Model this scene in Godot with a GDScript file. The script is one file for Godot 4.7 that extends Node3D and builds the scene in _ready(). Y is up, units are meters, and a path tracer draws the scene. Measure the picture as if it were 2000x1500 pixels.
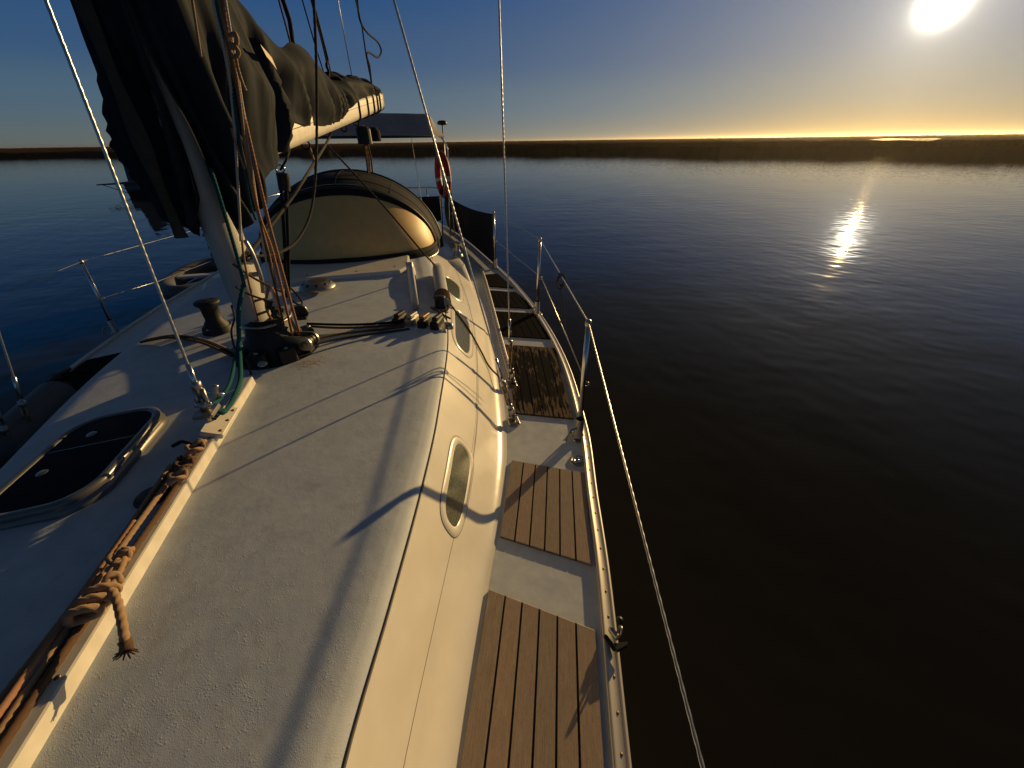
extends Node3D

const XC := -0.70      # centreline of the yacht
const YD := 1.15       # side deck height above the water
const MAST := Vector3(-0.7446, 1.5985, -1.9447)

var M := {}
var used := {}
var rng := RandomNumberGenerator.new()


func _ready() -> void:
	rng.seed = 4711
	view_and_light()
	materials()
	build_water()
	build_marsh()
	build_yacht()
	build_teak()
	build_rail_things()
	build_mast_and_boom()
	build_sail_cover()
	build_hoods()
	build_roof_gear()
	build_rigging()
	build_ropes()
	build_far_things()


# ------------------------------------------------------------------ camera, sky, sun
func view_and_light() -> void:
	var cam := Camera3D.new()
	cam.name = "camera"
	cam.fov = 88.4923
	cam.near = 0.05
	cam.far = 9000.0
	cam.transform = Transform3D(Basis(Vector3(0.971, -0.012, 0.241), Vector3(0.136, 0.851, -0.507), Vector3(-0.199, 0.525, 0.828)).orthonormalized(), Vector3(0, 2.45, 0))
	add_child(cam)
	cam.current = true

	var to_sun: Vector3 = Vector3(0.787, 0.162, -0.595)
	var sun := DirectionalLight3D.new()
	sun.name = "sun"
	sun.light_color = Color(1.0, 0.835, 0.555)
	sun.light_energy = 1.3
	sun.light_angular_distance = 0.6
	sun.shadow_enabled = true
	add_child(sun)
	sun.look_at_from_position(Vector3.ZERO, -to_sun, Vector3.UP)

	var env := Environment.new()
	env.background_mode = Environment.BG_SKY
	env.tonemap_mode = Environment.TONE_MAPPER_LINEAR
	env.tonemap_exposure = 1.0
	env.sdfgi_enabled = true
	env.ssao_enabled = true
	env.ssil_enabled = true
	# thin haze added over the water to imitate lens glare, brightest towards the sun
	env.volumetric_fog_enabled = true
	env.volumetric_fog_density = 0.00015
	env.volumetric_fog_albedo = Color(0.96, 0.92, 0.86)
	env.volumetric_fog_anisotropy = 0.72
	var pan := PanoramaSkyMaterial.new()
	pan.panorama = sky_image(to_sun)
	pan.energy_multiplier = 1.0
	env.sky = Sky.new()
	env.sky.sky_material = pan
	var we := WorldEnvironment.new()
	we.name = "world_environment"
	we.environment = env
	add_child(we)


func ramp3(keys: Array, t: float) -> Vector3:
	for i in range(1, keys.size()):
		if t <= keys[i][0]:
			var k: float = clampf((t - keys[i - 1][0]) / (keys[i][0] - keys[i - 1][0]), 0.0, 1.0)
			k = k * k * (3.0 - 2.0 * k)
			return keys[i - 1][1].lerp(keys[i][1], k)
	return keys[-1][1]


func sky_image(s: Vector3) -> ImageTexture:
	# clear evening air: pale at the horizon, deep blue above, a warm aureole round the low sun
	var w := 1024
	var h := 512
	var data := PackedFloat32Array()
	data.resize(w * h * 3)
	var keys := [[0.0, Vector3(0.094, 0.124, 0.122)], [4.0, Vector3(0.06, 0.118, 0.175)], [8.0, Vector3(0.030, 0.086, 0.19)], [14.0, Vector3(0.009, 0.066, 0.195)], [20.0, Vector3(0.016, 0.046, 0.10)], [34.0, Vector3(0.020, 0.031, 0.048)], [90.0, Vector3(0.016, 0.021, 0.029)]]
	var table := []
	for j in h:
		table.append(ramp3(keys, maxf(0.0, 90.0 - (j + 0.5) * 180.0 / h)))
	var saz := atan2(s.x, -s.z)
	for j in h:
		var el := PI * 0.5 - (j + 0.5) * PI / h
		var ce := cos(el)
		var se := sin(el)
		var base: Vector3 = table[j]
		var eld := maxf(0.0, rad_to_deg(el))
		var band := exp(-eld / 5.5)
		for i in w:
			var a := (i + 0.5) / w * TAU
			var g := rad_to_deg(acos(clampf(s.x * sin(a) * ce + s.y * se - s.z * cos(a) * ce, -1.0, 1.0)))
			var da := rad_to_deg(absf(wrapf(a - saz, -PI, PI)))
			var c := base
			c += Vector3(0.37, 0.34, 0.285) * exp(-g / 14.0)
			c += Vector3(0.33, 0.29, 0.245) * band * exp(-da / 32.0)
			var deep := band * exp(-da * da / 500.0)
			c.y *= 1.0 - 0.26 * deep
			c.z *= 1.0 - 0.66 * deep
			c += Vector3(1.0, 0.93, 0.75) * (1.0 * exp(-g / 1.7) + 14.0 * exp(-g * g / 1.3))
			var o := (j * w + i) * 3
			data[o] = c.x
			data[o + 1] = c.y
			data[o + 2] = c.z
	return ImageTexture.create_from_image(Image.create_from_data(w, h, false, Image.FORMAT_RGBF, data.to_byte_array()))


# ------------------------------------------------------------------ materials
func lin(r: float, g: float, b: float) -> Color:
	return Color(r, g, b).linear_to_srgb()


func mat(key: String, c: Color, rough: float, metal := 0.0, spec := 0.5) -> StandardMaterial3D:
	var m := StandardMaterial3D.new()
	m.resource_name = key
	m.albedo_color = c
	m.roughness = rough
	m.metallic = metal
	m.metallic_specular = spec
	m.cull_mode = BaseMaterial3D.CULL_DISABLED
	M[key] = m
	return m


func noise_image(seed_n: int, size: int, freq: float, octaves: int, kind := FastNoiseLite.TYPE_SIMPLEX_SMOOTH, gain := 0.5) -> Image:
	var n := FastNoiseLite.new()
	n.seed = seed_n
	n.noise_type = kind
	n.frequency = freq
	n.fractal_octaves = octaves
	n.fractal_gain = gain
	return n.get_seamless_image(size, size, false, false, 0.15)


func tint_texture(im: Image, lo: Color, hi: Color, p := 1.0) -> ImageTexture:
	var w := im.get_width()
	var h := im.get_height()
	var src := im.duplicate() as Image
	src.convert(Image.FORMAT_L8)
	var d := src.get_data()
	var o := PackedByteArray()
	o.resize(w * h * 3)
	for k in w * h:
		var c := lo.lerp(hi, pow(d[k] / 255.0, p))
		o[k * 3] = int(c.r * 255.0)
		o[k * 3 + 1] = int(c.g * 255.0)
		o[k * 3 + 2] = int(c.b * 255.0)
	return ImageTexture.create_from_image(Image.create_from_data(w, h, false, Image.FORMAT_RGB8, o))


func tri(m: StandardMaterial3D, s: float, world := true) -> void:
	m.uv1_triplanar = true
	m.uv1_world_triplanar = world
	m.uv1_scale = Vector3(s, s, s)


func bump(m: StandardMaterial3D, im: Image, cm: float) -> void:
	m.heightmap_enabled = true
	m.heightmap_texture = ImageTexture.create_from_image(im)
	m.heightmap_scale = cm


func grit_image() -> Image:
	# fine tooth with scattered coarser grains
	var n := FastNoiseLite.new()
	n.seed = 3
	n.frequency = 0.3
	n.fractal_octaves = 2
	var fine := n.get_seamless_image(1024, 1024, false, false, 0.1)
	n.seed = 4
	n.noise_type = FastNoiseLite.TYPE_CELLULAR
	n.fractal_type = FastNoiseLite.FRACTAL_NONE
	n.cellular_return_type = FastNoiseLite.RETURN_DISTANCE
	n.frequency = 0.12
	var cell := n.get_seamless_image(1024, 1024, false, false, 0.1)
	var mask := noise_image(6, 1024, 0.02, 3)
	for i in [fine, cell, mask]:
		i.convert(Image.FORMAT_L8)
	var a := fine.get_data()
	var b := cell.get_data()
	var c := mask.get_data()
	for k in a.size():
		var grain := clampf(1.0 - b[k] / 70.0, 0.0, 1.0) * clampf((c[k] - 128.0) / 60.0, 0.0, 1.0)
		a[k] = int(clampf(a[k] * 0.30 + c[k] * 0.22 + 75.0 * grain, 0.0, 255.0))
	return Image.create_from_data(1024, 1024, false, Image.FORMAT_L8, a)


func scuffed(base: Image, lo: Color, hi: Color) -> ImageTexture:
	# paint with worn smudges and specks of dirt
	var dirt := noise_image(61, 512, 0.16, 3)
	var smear := noise_image(62, 512, 0.02, 6, FastNoiseLite.TYPE_SIMPLEX_SMOOTH, 0.62)
	var b := base.duplicate() as Image
	for i in [b, dirt, smear]:
		i.convert(Image.FORMAT_L8)
	var p := b.get_data()
	var d := dirt.get_data()
	var s := smear.get_data()
	var o := PackedByteArray()
	o.resize(p.size() * 3)
	var brown := lin(0.30, 0.24, 0.18)
	for k in p.size():
		var c := lo.lerp(hi, p[k] / 255.0)
		c = c.lerp(brown, 0.55 * clampf((d[k] - 205.0) / 30.0, 0.0, 1.0) + 0.16 * clampf((s[k] - 150.0) / 70.0, 0.0, 1.0))
		o[k * 3] = int(c.r * 255.0)
		o[k * 3 + 1] = int(c.g * 255.0)
		o[k * 3 + 2] = int(c.b * 255.0)
	return ImageTexture.create_from_image(Image.create_from_data(512, 512, false, Image.FORMAT_RGB8, o))


func wood_image(seed_n: int, lo: Color, hi: Color, worn := true) -> ImageTexture:
	var n := FastNoiseLite.new()
	n.seed = seed_n
	n.frequency = 1.0
	n.fractal_octaves = 4
	var n2 := FastNoiseLite.new()
	n2.seed = seed_n + 9
	n2.frequency = 1.0
	n2.fractal_octaves = 2
	var im := Image.create(512, 128, false, Image.FORMAT_RGB8)
	for y in 128:
		for x in 512:
			var a := n.get_noise_2d(x * 0.006, y * 0.32) * 0.5 + 0.5
			var b := n2.get_noise_2d(x * 0.02, y * 0.03) * 0.5 + 0.5
			var c := lo.lerp(hi, clampf(a * 1.1 - 0.2 + b * 0.3, 0.0, 1.0))
			if not worn:
				im.set_pixel(x, y, c)
				continue
			# silvered patches and fine dark pores
			c = c.lerp(lin(0.30, 0.27, 0.23), 0.5 * clampf(n2.get_noise_2d(x * 0.012 + 50.0, y * 0.05) * 2.2, 0.0, 1.0))
			c = c.lerp(lin(0.05, 0.035, 0.025), 0.45 * clampf(n.get_noise_2d(x * 0.05 + 9.0, y * 0.9) * 2.6 - 0.7, 0.0, 1.0))
			im.set_pixel(x, y, c)
	return ImageTexture.create_from_image(im)


func materials() -> void:
	var patch := noise_image(11, 512, 0.012, 5)
	var fine := noise_image(21, 512, 0.2, 2)

	# gritty non-skid paint on the coachroof
	var m := mat("nonskid", Color.WHITE, 0.62)
	m.albedo_texture = scuffed(patch, lin(0.47, 0.53, 0.61), lin(0.60, 0.65, 0.72))
	tri(m, 1.3)
	bump(m, grit_image(), 0.12)
	# smooth painted glassfibre
	m = mat("gelcoat", Color.WHITE, 0.28)
	m.albedo_texture = tint_texture(patch, lin(0.66, 0.63, 0.57), lin(0.78, 0.755, 0.70))
	tri(m, 0.9)
	bump(m, patch, 0.09)
	m = mat("deck_paint", Color.WHITE, 0.5)
	m.albedo_texture = tint_texture(patch, lin(0.53, 0.575, 0.635), lin(0.69, 0.725, 0.775))
	tri(m, 1.7)
	bump(m, patch, 0.07)
	mat("seam", lin(0.16, 0.14, 0.12), 0.6)
	mat("hull_paint", lin(0.55, 0.55, 0.55), 0.25)
	# teak
	for k in 3:
		m = mat("teak_%d" % k, Color.WHITE, 0.62)
		m.albedo_texture = wood_image(100 + k, lin(0.22 + 0.03 * k, 0.16 + 0.02 * k, 0.115 + 0.012 * k), lin(0.46 + 0.02 * k, 0.35, 0.26))
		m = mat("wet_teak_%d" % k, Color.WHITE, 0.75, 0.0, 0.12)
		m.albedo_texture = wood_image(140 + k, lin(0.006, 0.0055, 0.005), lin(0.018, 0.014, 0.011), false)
	# teak drying in patches
	m = mat("damp_teak", Color.WHITE, 0.7, 0.0, 0.15)
	m.albedo_texture = damp_image()
	mat("caulking", lin(0.006, 0.006, 0.006), 0.6)
	# metals
	m = mat("anodised", Color.WHITE, 0.42, 0.55)
	m.albedo_texture = tint_texture(fine, lin(0.50, 0.46, 0.40), lin(0.68, 0.65, 0.60))
	tri(m, 3.0)
	mat("steel", lin(0.60, 0.58, 0.55), 0.18, 1.0)
	mat("dull_steel", lin(0.42, 0.40, 0.37), 0.38, 1.0)
	mat("bronze", lin(0.30, 0.19, 0.10), 0.4, 0.9)
	mat("wire", lin(0.55, 0.53, 0.49), 0.32, 0.85)
	mat("black_plastic", lin(0.006, 0.006, 0.007), 0.5)
	mat("black_rubber", lin(0.008, 0.008, 0.008), 0.6)
	m = mat("mast_paint", Color.WHITE, 0.35)
	m.albedo_texture = tint_texture(patch, lin(0.44, 0.43, 0.40), lin(0.54, 0.53, 0.50))
	tri(m, 1.6)
	m = mat("boom_paint", Color.WHITE, 0.4)
	m.albedo_texture = tint_texture(patch, lin(0.62, 0.58, 0.50), lin(0.78, 0.74, 0.66))
	tri(m, 2.2)
	# cloth
	m = mat("sail_cloth", Color.WHITE, 0.82, 0.0, 0.3)
	m.albedo_texture = tint_texture(patch, lin(0.012, 0.0165, 0.025), lin(0.024, 0.031, 0.044))
	tri(m, 2.0)
	bump(m, fine, 0.06)
	m = mat("faded_cloth", Color.WHITE, 0.85, 0.0, 0.3)
	m.albedo_texture = tint_texture(patch, lin(0.055, 0.047, 0.036), lin(0.085, 0.073, 0.058))
	tri(m, 3.0)
	m = mat("hood_cloth", Color.WHITE, 0.8, 0.0, 0.3)
	m.albedo_texture = tint_texture(patch, lin(0.012, 0.012, 0.014), lin(0.024, 0.024, 0.027))
	tri(m, 2.0)
	m = mat("bimini_cloth", Color.WHITE, 0.6, 0.0, 0.4)
	m.albedo_texture = tint_texture(patch, lin(0.28, 0.285, 0.31), lin(0.38, 0.38, 0.40))
	tri(m, 1.2)
	m.backlight_enabled = true
	m.backlight = Color(0.7, 0.64, 0.62)
	m = mat("hood_panel", Color.WHITE, 0.5)
	m.albedo_texture = tint_texture(patch, lin(0.66, 0.42, 0.14), lin(0.78, 0.52, 0.20))
	tri(m, 1.6)
	mat("patch_cloth", lin(0.62, 0.52, 0.38), 0.6)
	# ropes
	rope_mat("rope_tan", lin(0.34, 0.22, 0.13))
	rope_mat("rope_brown", lin(0.12, 0.07, 0.042))
	rope_mat("rope_rust", lin(0.36, 0.19, 0.11))
	rope_mat("rope_white", lin(0.55, 0.50, 0.43))
	rope_mat("rope_teal", lin(0.008, 0.085, 0.09))
	rope_mat("rope_black", lin(0.014, 0.013, 0.014))
	rope_mat("rope_grey", lin(0.05, 0.048, 0.046))
	# glass
	m = mat("port_glass", Color.WHITE, 0.16)
	m.albedo_texture = tint_texture(noise_image(33, 512, 0.03, 5), lin(0.045, 0.055, 0.045), lin(0.26, 0.27, 0.22), 1.5)
	tri(m, 6.0)
	mat("hatch_glass", lin(0.003, 0.003, 0.004), 0.2, 0.0, 0.08)
	m = mat("hatch_frame", lin(0.17, 0.165, 0.16), 0.3, 0.4)
	m = mat("red_foam", Color.WHITE, 0.55)
	m.albedo_texture = tint_texture(patch, lin(0.28, 0.02, 0.012), lin(0.46, 0.035, 0.02))
	tri(m, 5.0)
	mat("reflective_tape", lin(0.6, 0.6, 0.58), 0.4)
	# land
	m = mat("marsh_soil", Color.WHITE, 1.0, 0.0, 0.0)
	m.albedo_texture = tint_texture(noise_image(55, 1024, 0.01, 6), lin(0.02, 0.011, 0.005), lin(0.07, 0.036, 0.016))
	tri(m, 0.016)
	mat("mud", lin(0.012, 0.009, 0.007), 0.9, 0.0, 0.1)
	m = mat("grass_blade", Color.WHITE, 0.9, 0.0, 0.05)
	m.vertex_color_use_as_albedo = true
	m.backlight_enabled = true
	m.backlight = Color(0.1, 0.07, 0.04)
	# water
	m = mat("water", lin(0.014, 0.0125, 0.0095), 0.022, 0.0, 0.25)
	tri(m, 1.0 / 7.0)
	bump(m, ripple_image(), 0.72)
	m = mat("pool_water", lin(0.01, 0.01, 0.008), 0.05, 0.0, 0.3)
	mat("far_hull", lin(0.02, 0.022, 0.028), 0.4)
	mat("far_sail", lin(0.03, 0.075, 0.11), 0.7)
	mat("dinghy_rubber", lin(0.10, 0.10, 0.11), 0.55)
	rust_paint()


func rope_mat(key: String, c: Color) -> void:
	var m := mat(key, c, 0.85, 0.0, 0.25)
	m.rim_enabled = true
	m.rim = 0.3


func rust_paint() -> void:
	# rust that has bled out of the mast foot over the paint: dye with a ragged outline
	var im := Image.create(128, 128, false, Image.FORMAT_RGBA8)
	var n := FastNoiseLite.new()
	n.seed = 8
	n.frequency = 0.06
	n.fractal_octaves = 5
	for y in 128:
		for x in 128:
			var d := Vector2(x - 64, y - 64).length() / 64.0
			var a := clampf((0.55 + n.get_noise_2d(x, y) * 1.1 - d) * 2.0, 0.0, 1.0) * clampf(0.5 + n.get_noise_2d(x * 3.0, y * 3.0), 0.0, 1.0)
			im.set_pixel(x, y, Color(lin(0.36, 0.17, 0.06), a * 0.8))
	var m := mat("rust_stain", Color.WHITE, 0.7)
	m.albedo_texture = ImageTexture.create_from_image(im)
	m.transparency = BaseMaterial3D.TRANSPARENCY_ALPHA


func damp_image() -> ImageTexture:
	var n := FastNoiseLite.new()
	n.seed = 77
	n.frequency = 1.0
	n.fractal_octaves = 5
	n.fractal_gain = 0.62
	var g := FastNoiseLite.new()
	g.seed = 78
	g.frequency = 1.0
	g.fractal_octaves = 3
	var im := Image.create(512, 512, false, Image.FORMAT_RGB8)
	for y in 512:
		for x in 512:
			var a := n.get_noise_2d(x * 0.011, y * 0.026) + 0.5 * n.get_noise_2d(x * 0.004 + 31.0, y * 0.006)
			var u := x / 512.0
			var v := y / 512.0
			var edge := minf(minf(u, 1.0 - u) * 5.0, minf(v, 1.0 - v) * 6.0)
			var wet := smoothstep(-0.12, 0.16, a + 0.55 * clampf(edge, 0.0, 1.0) - 0.20)
			var grain := g.get_noise_2d(x * 0.008, y * 0.5) * 0.5 + 0.5
			var dry := lin(0.10, 0.070, 0.045).lerp(lin(0.22, 0.155, 0.10), grain)
			im.set_pixel(x, y, dry.lerp(lin(0.012, 0.010, 0.008), wet))
	return ImageTexture.create_from_image(im)


func ripple_image() -> Image:
	# wavelets that run across each other, tileable; height only
	var s := 512
	var waves := []
	var r := RandomNumberGenerator.new()
	r.seed = 5
	for k in 46:
		var n := r.randf_range(5.0, 34.0)
		var a := deg_to_rad(122.0) + r.randfn(0.0, 0.85)
		waves.append([roundf(n * cos(a)), roundf(n * sin(a)), r.randf() * TAU, pow(n, -1.25)])
	var tot := 0.0
	for q in waves:
		tot += q[3]
	var ct := PackedFloat32Array()
	ct.resize(s)
	for i in s:
		ct[i] = sin(TAU * i / s)
	var row := PackedFloat32Array()
	row.resize(s * s)
	for q in waves:
		var kx := int(q[0])
		var ky := int(q[1])
		var ph := int(q[2] / TAU * s)
		var amp: float = q[3] / tot
		for y in s:
			var b := ky * y + ph
			var o := y * s
			for x in s:
				row[o + x] += amp * ct[posmod(kx * x + b, s)]
	var hi := 0.0
	for v in row:
		hi = maxf(hi, absf(v))
	for k in row.size():
		row[k] = 0.5 + 0.5 * row[k] / hi
	return Image.create_from_data(s, s, false, Image.FORMAT_RF, row.to_byte_array())


# ------------------------------------------------------------------ helpers
func numbered(called: String) -> String:
	var k: int = used.get(called, 0)
	used[called] = k + 1
	return called if k == 0 else "%s_%03d" % [called, k]


func thing(called: String, label: String, category: String, group := "", at := Vector3.ZERO) -> Node3D:
	var o := Node3D.new()
	o.name = numbered(called)
	add_child(o)
	o.position = at
	o.set_meta("label", label)
	o.set_meta("category", category)
	if group != "":
		o.set_meta("group", group)
	return o


func part(parent: Node3D, called: String, me: Mesh, key: String, at := Transform3D.IDENTITY) -> MeshInstance3D:
	var o := MeshInstance3D.new()
	o.name = called
	o.mesh = me
	o.material_override = null
	o.set_surface_override_material(0, M[key])
	o.transform = at
	parent.add_child(o, true)
	return o


func single(called: String, me: Mesh, key: String, label: String, category: String, group := "") -> MeshInstance3D:
	var o := MeshInstance3D.new()
	o.name = numbered(called)
	o.mesh = me
	o.set_surface_override_material(0, M[key])
	add_child(o)
	o.set_meta("label", label)
	o.set_meta("category", category)
	if group != "":
		o.set_meta("group", group)
	return o


func structure(called: String, me: Mesh, key: String) -> MeshInstance3D:
	var o := MeshInstance3D.new()
	o.name = numbered(called)
	o.mesh = me
	o.set_surface_override_material(0, M[key])
	o.set_meta("kind", "structure")
	add_child(o)
	return o


func put(o: Node3D, at: Vector3, turn := Vector3.ZERO) -> Node3D:
	o.position = at
	o.rotation = turn
	return o


func loft(rows: Array, close_u := false, close_v := false, uvs := Vector2(1, 1)) -> ArrayMesh:
	# rows of points, all of the same length, joined to a smooth sheet
	var st := SurfaceTool.new()
	st.begin(Mesh.PRIMITIVE_TRIANGLES)
	st.set_smooth_group(0)
	var nr := rows.size()
	var nc: int = rows[0].size()
	for j in nr:
		for i in nc:
			st.set_uv(Vector2(uvs.x * i / (nc - 1), uvs.y * j / (nr - 1)))
			st.add_vertex(rows[j][i])
	for j in (nr if close_v else nr - 1):
		var j1 := (j + 1) % nr
		for i in (nc if close_u else nc - 1):
			var i1 := (i + 1) % nc
			for k in [j * nc + i, j * nc + i1, j1 * nc + i1, j * nc + i, j1 * nc + i1, j1 * nc + i]:
				st.add_index(k)
	st.generate_normals()
	return st.commit()


func smooth_path(p: Array, per: int) -> PackedVector3Array:
	# Catmull-Rom through the points
	var o := PackedVector3Array()
	for i in p.size() - 1:
		var a: Vector3 = p[maxi(i - 1, 0)]
		var b: Vector3 = p[i]
		var c: Vector3 = p[i + 1]
		var d: Vector3 = p[mini(i + 2, p.size() - 1)]
		for k in per:
			o.append(b.cubic_interpolate(c, a, d, float(k) / per))
	o.append(p[-1])
	return o


func even_path(p: PackedVector3Array, step: float) -> PackedVector3Array:
	var o := PackedVector3Array([p[0]])
	var left := step
	for i in p.size() - 1:
		var a := p[i]
		var d := p[i + 1] - a
		var l := d.length()
		var at := left
		while at < l:
			o.append(a + d * (at / l))
			at += step
		left = at - l
	if o[-1].distance_to(p[-1]) > step * 0.3:
		o.append(p[-1])
	return o


func tube_into(st: SurfaceTool, p: PackedVector3Array, r: float, sides := 8, lay := 0.0, strands := 3, deep := 0.16, r_end := -1.0) -> void:
	# a tube along a path; lay > 0 twists strands of that pitch into it
	var n := p.size()
	var t0 := (p[1] - p[0]).normalized()
	var u := t0.cross(Vector3.UP if absf(t0.y) < 0.9 else Vector3.RIGHT).normalized()
	var first := int(st.get_meta("count", 0))
	var run := 0.0
	for k in n:
		var t := (p[mini(k + 1, n - 1)] - p[maxi(k - 1, 0)]).normalized()
		u = (u - t * u.dot(t)).normalized()
		var v := t.cross(u)
		if k > 0:
			run += p[k].distance_to(p[k - 1])
		var rr := r if r_end < 0.0 else lerpf(r, r_end, float(k) / (n - 1))
		for i in sides:
			var a := TAU * i / sides
			var q := rr
			if lay > 0.0:
				q *= 1.0 - deep + deep * absf(cos(strands * 0.5 * (a - TAU * run / lay))) * 1.6
			st.set_uv(Vector2(float(i) / sides, run))
			st.add_vertex(p[k] + (u * cos(a) + v * sin(a)) * q)
	st.add_vertex(p[0])
	st.add_vertex(p[n - 1])
	for k in n - 1:
		for i in sides:
			var a := first + k * sides + i
			var b := first + k * sides + (i + 1) % sides
			for x in [a, a + sides, b + sides, a, b + sides, b]:
				st.add_index(x)
	for i in sides:
		st.add_index(first + n * sides)
		st.add_index(first + i)
		st.add_index(first + (i + 1) % sides)
		st.add_index(first + n * sides + 1)
		st.add_index(first + (n - 1) * sides + (i + 1) % sides)
		st.add_index(first + (n - 1) * sides + i)
	st.set_meta("count", first + n * sides + 2)


func start() -> SurfaceTool:
	var st := SurfaceTool.new()
	st.begin(Mesh.PRIMITIVE_TRIANGLES)
	st.set_smooth_group(0)
	return st


func done(st: SurfaceTool) -> ArrayMesh:
	st.generate_normals()
	return st.commit()


func tube(p: Array, r: float, sides := 8, per := 1, r_end := -1.0) -> ArrayMesh:
	var st := start()
	tube_into(st, smooth_path(p, per) if per > 1 else PackedVector3Array(p), r, sides, 0.0, 3, 0.0, r_end)
	return done(st)


func twisted(p: Array, r: float, step := 0.0, per := 8, sides := 10, strands := 3) -> ArrayMesh:
	var st := start()
	var s := step if step > 0.0 else r * 0.9
	tube_into(st, even_path(smooth_path(p, per), s), r, sides, r * 7.0, strands)
	return done(st)


func lathe(profile: Array, sides := 24) -> ArrayMesh:
	# profile of Vector2(radius, height), turned round y
	var rows := []
	for q in profile:
		var row := PackedVector3Array()
		for i in sides:
			var a := TAU * i / sides
			row.append(Vector3(q.x * cos(a), q.y, q.x * sin(a)))
		rows.append(row)
	return loft(rows, true)


func outline_into(st: SurfaceTool, pts: PackedVector2Array, h0: float, h1: float, bevel: float) -> void:
	# a plate cut to an outline in x, z, standing from h0 to h1, its upper edge bevelled
	st.set_smooth_group(-1)
	var inner: Array = [pts]
	if bevel > 0.0:
		inner = Geometry2D.offset_polygon(pts, -bevel, Geometry2D.JOIN_MITER)
	var top: PackedVector2Array = inner[0] if inner.size() > 0 and inner[0].size() >= 3 else pts
	var same := top.size() == pts.size()
	if not same:
		top = pts
	else:
		var best := 0
		var bd := 1e9
		for k in top.size():
			var d := top[k].distance_to(pts[0])
			if d < bd:
				bd = d
				best = k
		var turned := PackedVector2Array()
		for k in top.size():
			turned.append(top[(best + k) % top.size()])
		top = turned
	var n := pts.size()
	var f := func(v: Vector2, y: float) -> Vector3: return Vector3(v.x, y, v.y)
	var lo := h1 - (bevel if same else 0.0)
	for k in n:
		var j := (k + 1) % n
		quad(st, f.call(pts[k], h0), f.call(pts[j], h0), f.call(pts[j], lo), f.call(pts[k], lo))
		if same and bevel > 0.0:
			quad(st, f.call(pts[k], lo), f.call(pts[j], lo), f.call(top[j], h1), f.call(top[k], h1))
	var ids := Geometry2D.triangulate_polygon(top)
	for k in ids:
		st.set_uv(top[k])
		st.add_vertex(f.call(top[k], h1))
	for k in ids.size():
		var q := pts[ids[ids.size() - 1 - k]]
		st.set_uv(q)
		st.add_vertex(f.call(q, h0))


func quad(st: SurfaceTool, a: Vector3, b: Vector3, c: Vector3, d: Vector3, ua := Vector2.ZERO, ub := Vector2.ZERO, uc := Vector2.ZERO, ud := Vector2.ZERO) -> void:
	for q in [[a, ua], [b, ub], [c, uc], [a, ua], [c, uc], [d, ud]]:
		st.set_uv(q[1])
		st.add_vertex(q[0])


func flat_start() -> SurfaceTool:
	var st := SurfaceTool.new()
	st.begin(Mesh.PRIMITIVE_TRIANGLES)
	st.set_smooth_group(-1)
	return st


func plate(pts: PackedVector2Array, h0: float, h1: float, bevel := 0.002) -> ArrayMesh:
	var st := flat_start()
	outline_into(st, pts, h0, h1, bevel)
	st.generate_normals()
	return st.commit()


func round_rect(w: float, h: float, r: float, seg := 4) -> PackedVector2Array:
	var o := PackedVector2Array()
	var cs := [Vector2(w / 2 - r, h / 2 - r), Vector2(-w / 2 + r, h / 2 - r), Vector2(-w / 2 + r, -h / 2 + r), Vector2(w / 2 - r, -h / 2 + r)]
	for k in 4:
		for s in seg + 1:
			var a := PI / 2 * (k + float(s) / seg)
			o.append(cs[k] + Vector2(cos(a), sin(a)) * r)
	return o


func block(w: float, h: float, d: float, r := 0.004) -> ArrayMesh:
	# a box with rounded upright edges and a bevelled top, base at y = 0
	return plate(round_rect(w, d, minf(r * 2.0, minf(w, d) * 0.45), 3), 0.0, h, r)


func bolt(r: float, h: float) -> ArrayMesh:
	return lathe([Vector2(0.0001, h), Vector2(r * 0.6, h), Vector2(r, h * 0.5), Vector2(r, 0.0)], 10)


func ring(big: float, small: float, seg := 20, sides := 8, squash := 1.0) -> ArrayMesh:
	# a ring standing in the x, y plane
	var rows := []
	for k in seg:
		var a := TAU * k / seg
		var row := PackedVector3Array()
		var c := Vector3(cos(a), sin(a) * squash, 0.0)
		for i in sides:
			var b := TAU * i / sides
			row.append(c * big + Vector3(cos(a), sin(a), 0.0) * small * cos(b) + Vector3(0, 0, small * sin(b)))
		rows.append(row)
	return loft(rows, true, true)


func curve(keys: Array, z: float) -> float:
	# smooth curve through (z, value) keys, z falling
	var n := keys.size()
	if z >= keys[0][0]:
		return keys[0][1]
	for i in n - 1:
		var z0: float = keys[i][0]
		var z1: float = keys[i + 1][0]
		if z <= z0 and z >= z1:
			var h := z1 - z0
			var t := (z - z0) / h
			var v0: float = keys[i][1]
			var v1: float = keys[i + 1][1]
			var s := (v1 - v0) / h
			var m0: float = s if i == 0 else (v1 - keys[i - 1][1]) / (z1 - keys[i - 1][0])
			var m1: float = s if i == n - 2 else (keys[i + 2][1] - v0) / (keys[i + 2][0] - z0)
			return (2 * t * t * t - 3 * t * t + 1) * v0 + (t * t * t - 2 * t * t + t) * h * m0 + (-2 * t * t * t + 3 * t * t) * v1 + (t * t * t - t * t) * h * m1
	return keys[-1][1]


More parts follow.
